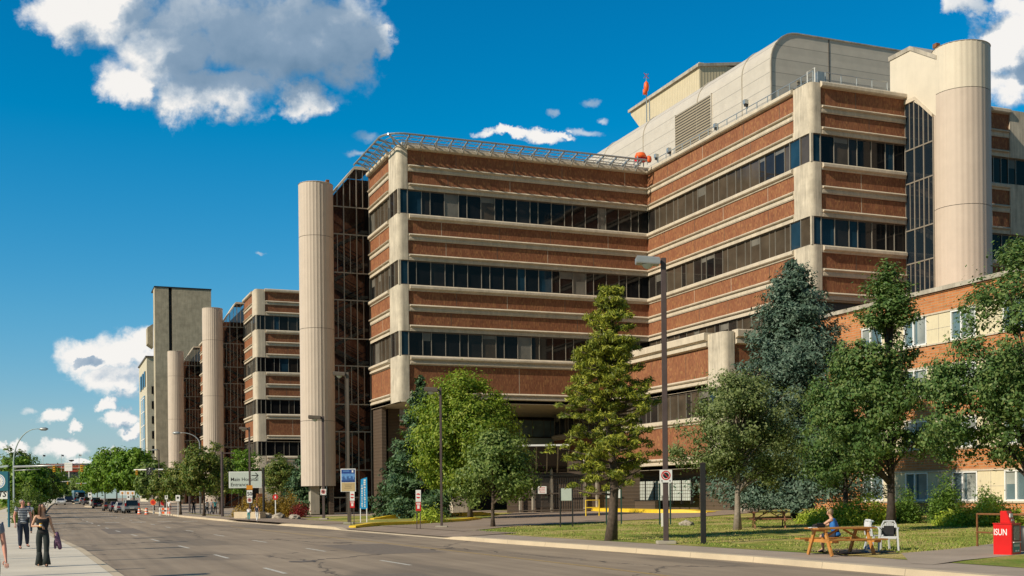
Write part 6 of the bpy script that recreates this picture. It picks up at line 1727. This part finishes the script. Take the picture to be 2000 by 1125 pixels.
def person(px,dep,face,label,J,skin='skin',top='black cloth',bottom='denim',hair='brown hair',hairlen=.25,shoes='shoe brown',sleeve='none',build=1.0,H_=1.68,base=None,group=None,skirt=False,legs_bare=False,collar=None):
    """J: joints in metres for a 1.68 m body, x=person's left, y=forward, z=up"""
    b=base if base is not None else gp(px,dep)
    S=empty('person',b,label,'person',group); s=H_/1.68
    cf,sf=math.cos(face),math.sin(face)  # rotation about z
    def tr(v): x,y,z=v; x=-x; return Vector((b.x+s*(x*cf-y*sf), b.y+s*(x*sf+y*cf), b.z+s*z))
    V=[];E=[];Rr=[];ix={}
    def n(name,p,r): ix[name]=len(V); V.append(Vector(p)); Rr.append(r); return ix[name]
    def e(a,c): E.append((ix[a],ix[c]))
    pv=Vector(J['pelvis']); ch=Vector(J['chest']); nk=Vector(J['neck']); hd=Vector(J['head'])
    k=build
    n('pelvis',pv,(.135*k,.105*k)); n('waist',pv.lerp(ch,.45),(.115*k,.085*k)); n('chest',ch,(.135*k,.095*k)); n('nb',nk,(.055,.05)); n('nt',nk.lerp(hd,.42),(.048,.05))
    n('h1',nk.lerp(hd,.66)+(hd-nk).normalized()*0,(.064,.074)); n('h2',hd,(.074,.088)); n('h3',hd+(hd-nk).normalized()*.075,(.050,.062))
    for a,c in (('pelvis','waist'),('waist','chest'),('chest','nb'),('nb','nt'),('nt','h1'),('h1','h2'),('h2','h3')): e(a,c)
    for sd in 'LR':
        sh,el_,wr=Vector(J['sh'+sd]),Vector(J['el'+sd]),Vector(J['wr'+sd])
        n('s'+sd,sh,.052*k); n('u'+sd,sh.lerp(el_,.5),.044*k); n('e'+sd,el_,.037*k); n('f'+sd,el_.lerp(wr,.35),.036*k); n('w'+sd,wr,(.026,.021))
        dirn=(wr-el_).normalized(); hand=wr+dirn*.075; n('h'+sd,hand,(.036,.016))
        for a,c in (('chest','s'+sd),('s'+sd,'u'+sd),('u'+sd,'e'+sd),('e'+sd,'f'+sd),('f'+sd,'w'+sd),('w'+sd,'h'+sd)): e(a,c)
        hp,kn,an=Vector(J['hip'+sd]),Vector(J['kn'+sd]),Vector(J['an'+sd]); to=Vector(J.get('to'+sd,an+Vector((0,.15,-.05))))
        n('p'+sd,hp,.082*k); n('t'+sd,hp.lerp(kn,.45),.074*k); n('k'+sd,kn,.052*k); n('c'+sd,kn.lerp(an,.35),.052*k); n('a'+sd,an,.034); n('o'+sd,to,(.036,.022))
        for a,c in (('pelvis','p'+sd),('p'+sd,'t'+sd),('t'+sd,'k'+sd),('k'+sd,'c'+sd),('c'+sd,'a'+sd),('a'+sd,'o'+sd)): e(a,c)
    mb=MB(); addmesh(mb,skin_mesh(V,E,Rr),skin,tr)
    # fingers, nose, ears grown into the same skin
    for sd in 'LR':
        wr=Vector(J['wr'+sd]); el_=Vector(J['el'+sd]); d=(wr-el_).normalized(); hand=wr+d*.06
        side=Vector((1,0,0)) if abs(d.x)<.8 else Vector((0,1,0)); side=(side-d*side.dot(d)).normalized(); nrm=d.cross(side)
        cu=J.get('curl'+sd,.35)
        for i,(off,ln_) in enumerate(((-.026,.060),(-.009,.072),(.009,.075),(.026,.065))):
            a=hand+side*off+d*.02; m_=a+d*ln_*.55+nrm*cu*.018; t=m_+d*ln_*.45+nrm*cu*.045
            mb.tube([tr(p) for p in (a,m_,t)],[.009,.008,.006],skin,6)
        a=wr+d*.03+side*(-.03 if sd=='L' else .03); mb.tube([tr(a),tr(a+side*(-.022 if sd=='L' else .022)+d*.03+nrm*.01),tr(a+side*(-.016 if sd=='L' else .016)+d*.062+nrm*.02)],[.011,.010,.007],skin,6)
    up=(hd-nk).normalized(); fd=Vector(J.get('look',(0,1,0))).normalized(); fd=(fd-up*fd.dot(up)).normalized(); rt=fd.cross(up)
    q=hd
    mb.tube([tr(q+fd*.075+up*.012),tr(q+fd*.098-up*.022),tr(q+fd*.078-up*.032)],[.008,.014,.010],skin,6)
    for w2 in (-1,1): mb.tube([tr(q+rt*w2*.070+up*.015),tr(q+rt*w2*.086+up*.005),tr(q+rt*w2*.074-up*.028)],[.012,.018,.008],skin,6)
    body=mb.build('body',S,smooth=True)
    mb=MB()
    for w2 in (-1,1): mb.tube([tr(q+fd*.070+rt*w2*.031+up*.010),tr(q+fd*.086+rt*w2*.031+up*.010)],[.010,.005],'sign black',6)
    mb.build('eye',S)
    mb=MB(); mb.tube([tr(q+fd*.078-up*.053-rt*.022),tr(q+fd*.086-up*.055),tr(q+fd*.078-up*.053+rt*.022)],[.003,.006,.003],'red leaf',5); mb.build('mouth',S)
    # hair
    if hair:
        Vh=[q+up*.085-fd*.012,q+up*.045-fd*.038,q-up*.02-fd*.052,q-up*(.02+hairlen*.5)-fd*.062,q-up*(.02+hairlen)-fd*.055]
        Rh=[(.068,.070),(.096,.088),(.092,.062),(.085 if hairlen>.15 else .06,.040),(.06 if hairlen>.15 else .045,.025)]
        Eh=[(0,1),(1,2),(2,3),(3,4)]
        if hairlen>.15:
            for w2 in (-1,1):
                Vh+= [q+rt*w2*.068+up*.02,q+rt*w2*.088-up*.08,q+rt*w2*.085-up*(.05+hairlen*.75)]; m_=len(Vh); Eh+=[(1,m_-3),(m_-3,m_-2),(m_-2,m_-1)]; Rh+=[.030,.032,.020]
        mb=MB(); addmesh(mb,skin_mesh(Vh,Eh,Rh),hair,tr); mb.build('hair',S,smooth=True)
    def cloth(name,names,edges,mat,grow=.014,extra=None,mats=None):
        id_={m:i for i,m in enumerate(names)}
        VV=[V[ix[m]] for m in names]; RR=[tuple(x+grow for x in (Rr[ix[m]] if isinstance(Rr[ix[m]],tuple) else (Rr[ix[m]],)*2)) for m in names]
        if extra:
            for (nm,p,r,to) in extra: id_[nm]=len(VV); VV.append(Vector(p)); RR.append(r if isinstance(r,tuple) else (r,r)); edges=edges+[(to,nm)]
        mb=MB(); addmesh(mb,skin_mesh(VV,[(id_[a],id_[c]) for a,c in edges],RR),mat,tr); return mb.build(name,S,smooth=True)
    n('hem',pv-Vector((0,0,.07)),(.135*k,.105*k)); n('collar',nk.lerp(ch,.35),(.085*k,.06*k))
    ed=[('waist','pelvis'),('waist','chest'),('pelvis','hem'),('chest','collar')]; nm=['waist','pelvis','chest','hem','collar']
    for sd in 'LR':
        nm+=['s'+sd]; ed+=[('chest','s'+sd)]
        if sleeve in('short','long'): nm+=['u'+sd]; ed+=[('s'+sd,'u'+sd)]
        if sleeve=='long': nm+=['e'+sd,'f'+sd]; ed+=[('u'+sd,'e'+sd),('e'+sd,'f'+sd)]
    cloth('shirt',nm,ed,top,.034)
    if sleeve=='none': pass
    nm=['pelvis','waist'];ed=[('pelvis','waist')]
    for sd in 'LR':
        nm+=['p'+sd,'t'+sd,'k'+sd]; ed+=[('pelvis','p'+sd),('p'+sd,'t'+sd),('t'+sd,'k'+sd)]
        if not legs_bare: nm+=['c'+sd,'a'+sd]; ed+=[('k'+sd,'c'+sd),('c'+sd,'a'+sd)]
    cloth('trousers' if not skirt else 'skirt',nm,ed,bottom,.022 if not skirt else .04)
    for sd in 'LR':
        an,to=V[ix['a'+sd]],V[ix['o'+sd]]; mb=MB(); addmesh(mb,skin_mesh([an-Vector((0,0,.02)),an.lerp(to,.45)-Vector((0,0,.02)),to-Vector((0,0,.0))],[(0,1),(1,2)],[.048,(.046,.034),(.044,.026)]),shoes,tr); mb.build('shoe',S,smooth=True)
    return S,tr
WALK=dict(pelvis=(0,0,.92),chest=(0,.01,1.26),neck=(0,.015,1.42),head=(0,.03,1.57),shL=(.17,0,1.36),shR=(-.17,0,1.36),elL=(.23,-.02,1.09),elR=(-.23,-.04,1.09),wrL=(.25,.08,.86),wrR=(-.24,.06,.86),
 hipL=(.09,0,.86),hipR=(-.09,0,.86),knL=(.10,.08,.48),knR=(-.09,-.02,.47),anL=(.10,.20,.09),anR=(-.09,-.22,.11),toL=(.11,.34,.05),toR=(-.10,-.08,.03))
def pose(**k): d=dict(WALK); d.update(k); return d
# the woman in the foreground walks towards the camera, looking to the picture's right
TOW=math.pi   # facing the camera (-Y)
Jw=pose(shL=(.155,0,1.34),shR=(-.155,0,1.34),elR=(-.26,.02,1.07),wrR=(-.07,.21,1.08),elL=(.22,-.03,1.08),wrL=(.30,.02,.86),anL=(.08,.10,.08),anR=(-.10,-.12,.11),knL=(.09,.07,.47),knR=(-.09,.0,.46),toL=(.09,.24,.035),toR=(-.11,.01,.04),look=(.75,.65,0),curlR=1.5,curlL=1.2)
w1,trw=person(86,29.6,TOW,'woman with long brown hair, black top and flared trousers, walking on the left pavement',Jw,top='black cloth',bottom='dark green denim',hair='brown hair',hairlen=.27,H_=1.66,build=.93,base=Vector((*onz(84,1107,.15),.15)))
mb=MB()
for sd in (-1,1):
    a=trw((sd*.085,.02 if sd<0 else .08,.40)); 
    f=trw((sd*.09+.0,-.10 if sd<0 else .11,.06)); mb.tube([a,a.lerp(f,.5),f],[.062,.082,.105],'dark green denim',12)
mb.build('trouser_flare',w1,smooth=True)
mb=MB(); p=trw((-.045,.28,1.10)); mb.tube([p-Zv*.05,p+Zv*.05],[.030,.034],'signal yellow',10); mb.tube([p-Zv*.02,p+Zv*.02],[.036,.036],'sign white',10); cup=mb.build('paper_cup',loc=p); tag(cup,'small yellow and white cup in the right hand of the walking woman','cup')
# coat over her left arm
p=trw((.33,.0,.86)); g_=[]
mb=MB(); me_=skin_mesh([(0,0,.06),(.03,0,-.08),(.06,.01,-.24),(.10,.02,-.42),(-.02,0,-.22),(-.03,0,-.40)],[(0,1),(1,2),(2,3),(1,4),(4,5)],[(.05,.06),(.085,.07),(.10,.08),(.05,.045),(.07,.05),(.035,.03)])
addmesh(mb,me_,'purple cloth',lambda v:Vector((p.x+v.x,p.y+v.y,p.z+v.z*1.0))); c_=mb.build('coat',loc=p,smooth=True); tag(c_,'folded plum coloured coat hanging from the left hand of the walking woman','coat')
# man in the striped shirt
Jm=pose(shL=(.19,0,1.37),shR=(-.19,0,1.37),elR=(-.26,-.03,1.10),wrR=(-.25,.07,.86),elL=(.27,-.05,1.10),wrL=(.26,.02,.87),anR=(-.10,.06,.08),toR=(-.10,.21,.035),knR=(-.09,.05,.47),anL=(.16,-.20,.14),knL=(.13,-.02,.48),toL=(.20,-.06,.08),look=(.6,.8,0))
m1,trm=person(42,45,TOW+.15,'balding man in a striped shirt and dark trousers walking behind the long-haired woman',Jm,skin='skin red',top='striped cloth',bottom='navy cloth',hair='grey hair',hairlen=.04,sleeve='short',H_=1.76,build=1.16,shoes='shoe brown',base=Vector((*onz(45,1072,.15),.15)))
# two people partly hidden behind the man, and a far stroller
person(58,60,TOW,'person in a white top walking half hidden behind the man in stripes',pose(look=(0,1,0)),top='white cloth',bottom='denim',hair='brown hair',hairlen=.12,H_=1.62,sleeve='short',group=None,base=Vector((*onz(57,1042,.15),.15)))
person(68,95,TOW,'distant person in dark clothes on the left pavement, seen behind the woman',pose(),top='grey cloth',bottom='black cloth',hair='brown hair',hairlen=.05,H_=1.7,sleeve='long',base=Vector((*onz(70,1012,.15),.15)))
# figure cut by the left edge: grey shirt, bare forearm hanging down
Je=pose(shL=(.19,0,1.37),elL=(.24,.04,1.07),wrL=(.27,.14,.83),shR=(-.19,0,1.37),elR=(-.24,0,1.09),wrR=(-.24,.06,.86),look=(0,1,0))
xe,ye=at(-24,18.6)
person(0,0,TOW,'person in a grey T-shirt cut by the left edge, bare arm hanging',Je,skin='skin red',top='grey cloth',bottom='black cloth',hair='brown hair',hairlen=.05,sleeve='short',H_=1.62,build=1.1,base=Vector((xe,ye,.15)))
# pedestrians beyond the side street
person(499,88,-.6,'person in a dark vest and white trousers striding across the side street',pose(anL=(.10,.22,.09),anR=(-.1,-.25,.1)),top='navy cloth',bottom='white cloth',hair='brown hair',hairlen=.04,sleeve='short',H_=1.28,shoes='white cloth',base=Vector((*onz(502,1018.5,.15),.15)))
person(487,88,-.3,'stooping person in a lilac shirt and teal trousers at the planter edge',pose(chest=(0,.16,1.14),neck=(0,.27,1.24),head=(0,.36,1.34),shL=(.17,.2,1.22),shR=(-.17,.2,1.22),elL=(.2,.35,1.0),elR=(-.2,.35,1.0),wrL=(.15,.5,.9),wrR=(-.15,.5,.9)),top='white cloth',bottom='teal cloth',hair='brown hair',hairlen=.04,sleeve='long',H_=1.15,base=Vector((*onz(486,1016.5,.15),.15)))
for (px,dep,t_,bt_,lb) in ((404,118,'white cloth','denim','person in white standing in the shade of the yellowing linden'),(413,120,'grey cloth','denim','person in grey sitting-height in the shade right of the linden trunk'),(330,128,'white cloth','black cloth','person in white by the orange barricade'),(420,122,'teal cloth','black cloth','person in teal under the lindens beside the utility pole'),(378,124,'black cloth','denim','person in black leaning by the linden trunk')):
    person(px,dep,random.Random(px).uniform(0,6),lb,pose(),top=t_,bottom=bt_,hair='brown hair',hairlen=.05,sleeve='short',H_=1.6)
# woman on the far bench of the picnic table, back to the camera's right
Js=dict(pelvis=(0,0,.54),chest=(.0,.10,.86),neck=(0,.15,1.02),head=(0,.19,1.17),shL=(.165,.10,.97),shR=(-.165,.10,.97),elL=(.21,.34,.80),elR=(-.22,.32,.80),wrL=(.10,.50,.82),wrR=(-.12,.52,.82),
 hipL=(.09,.04,.50),hipR=(-.09,.04,.50),knL=(.12,.42,.50),knR=(-.12,.42,.50),anL=(.10,.34,.10),anR=(-.12,.44,.10),toL=(.10,.50,.04),toR=(-.12,.58,.04),look=(-.3,1,0))
hb=pb+PB_*.74+PA*.34; hb.z=pb.z
fa=math.atan2(-PB_.y,-PB_.x)-math.pi/2
fd_=(-RT*.85+FWD*.55).normalized(); fa=math.atan2(-fd_.x,fd_.y)
person(0,0,fa,'fair-haired person in a blue sleeveless top sitting at the honey coloured picnic table',Js,top='blue cloth',bottom='navy cloth',hair='blond hair',hairlen=.06,sleeve='none',H_=1.66,build=1.05,base=hb,legs_bare=True,skirt=True)
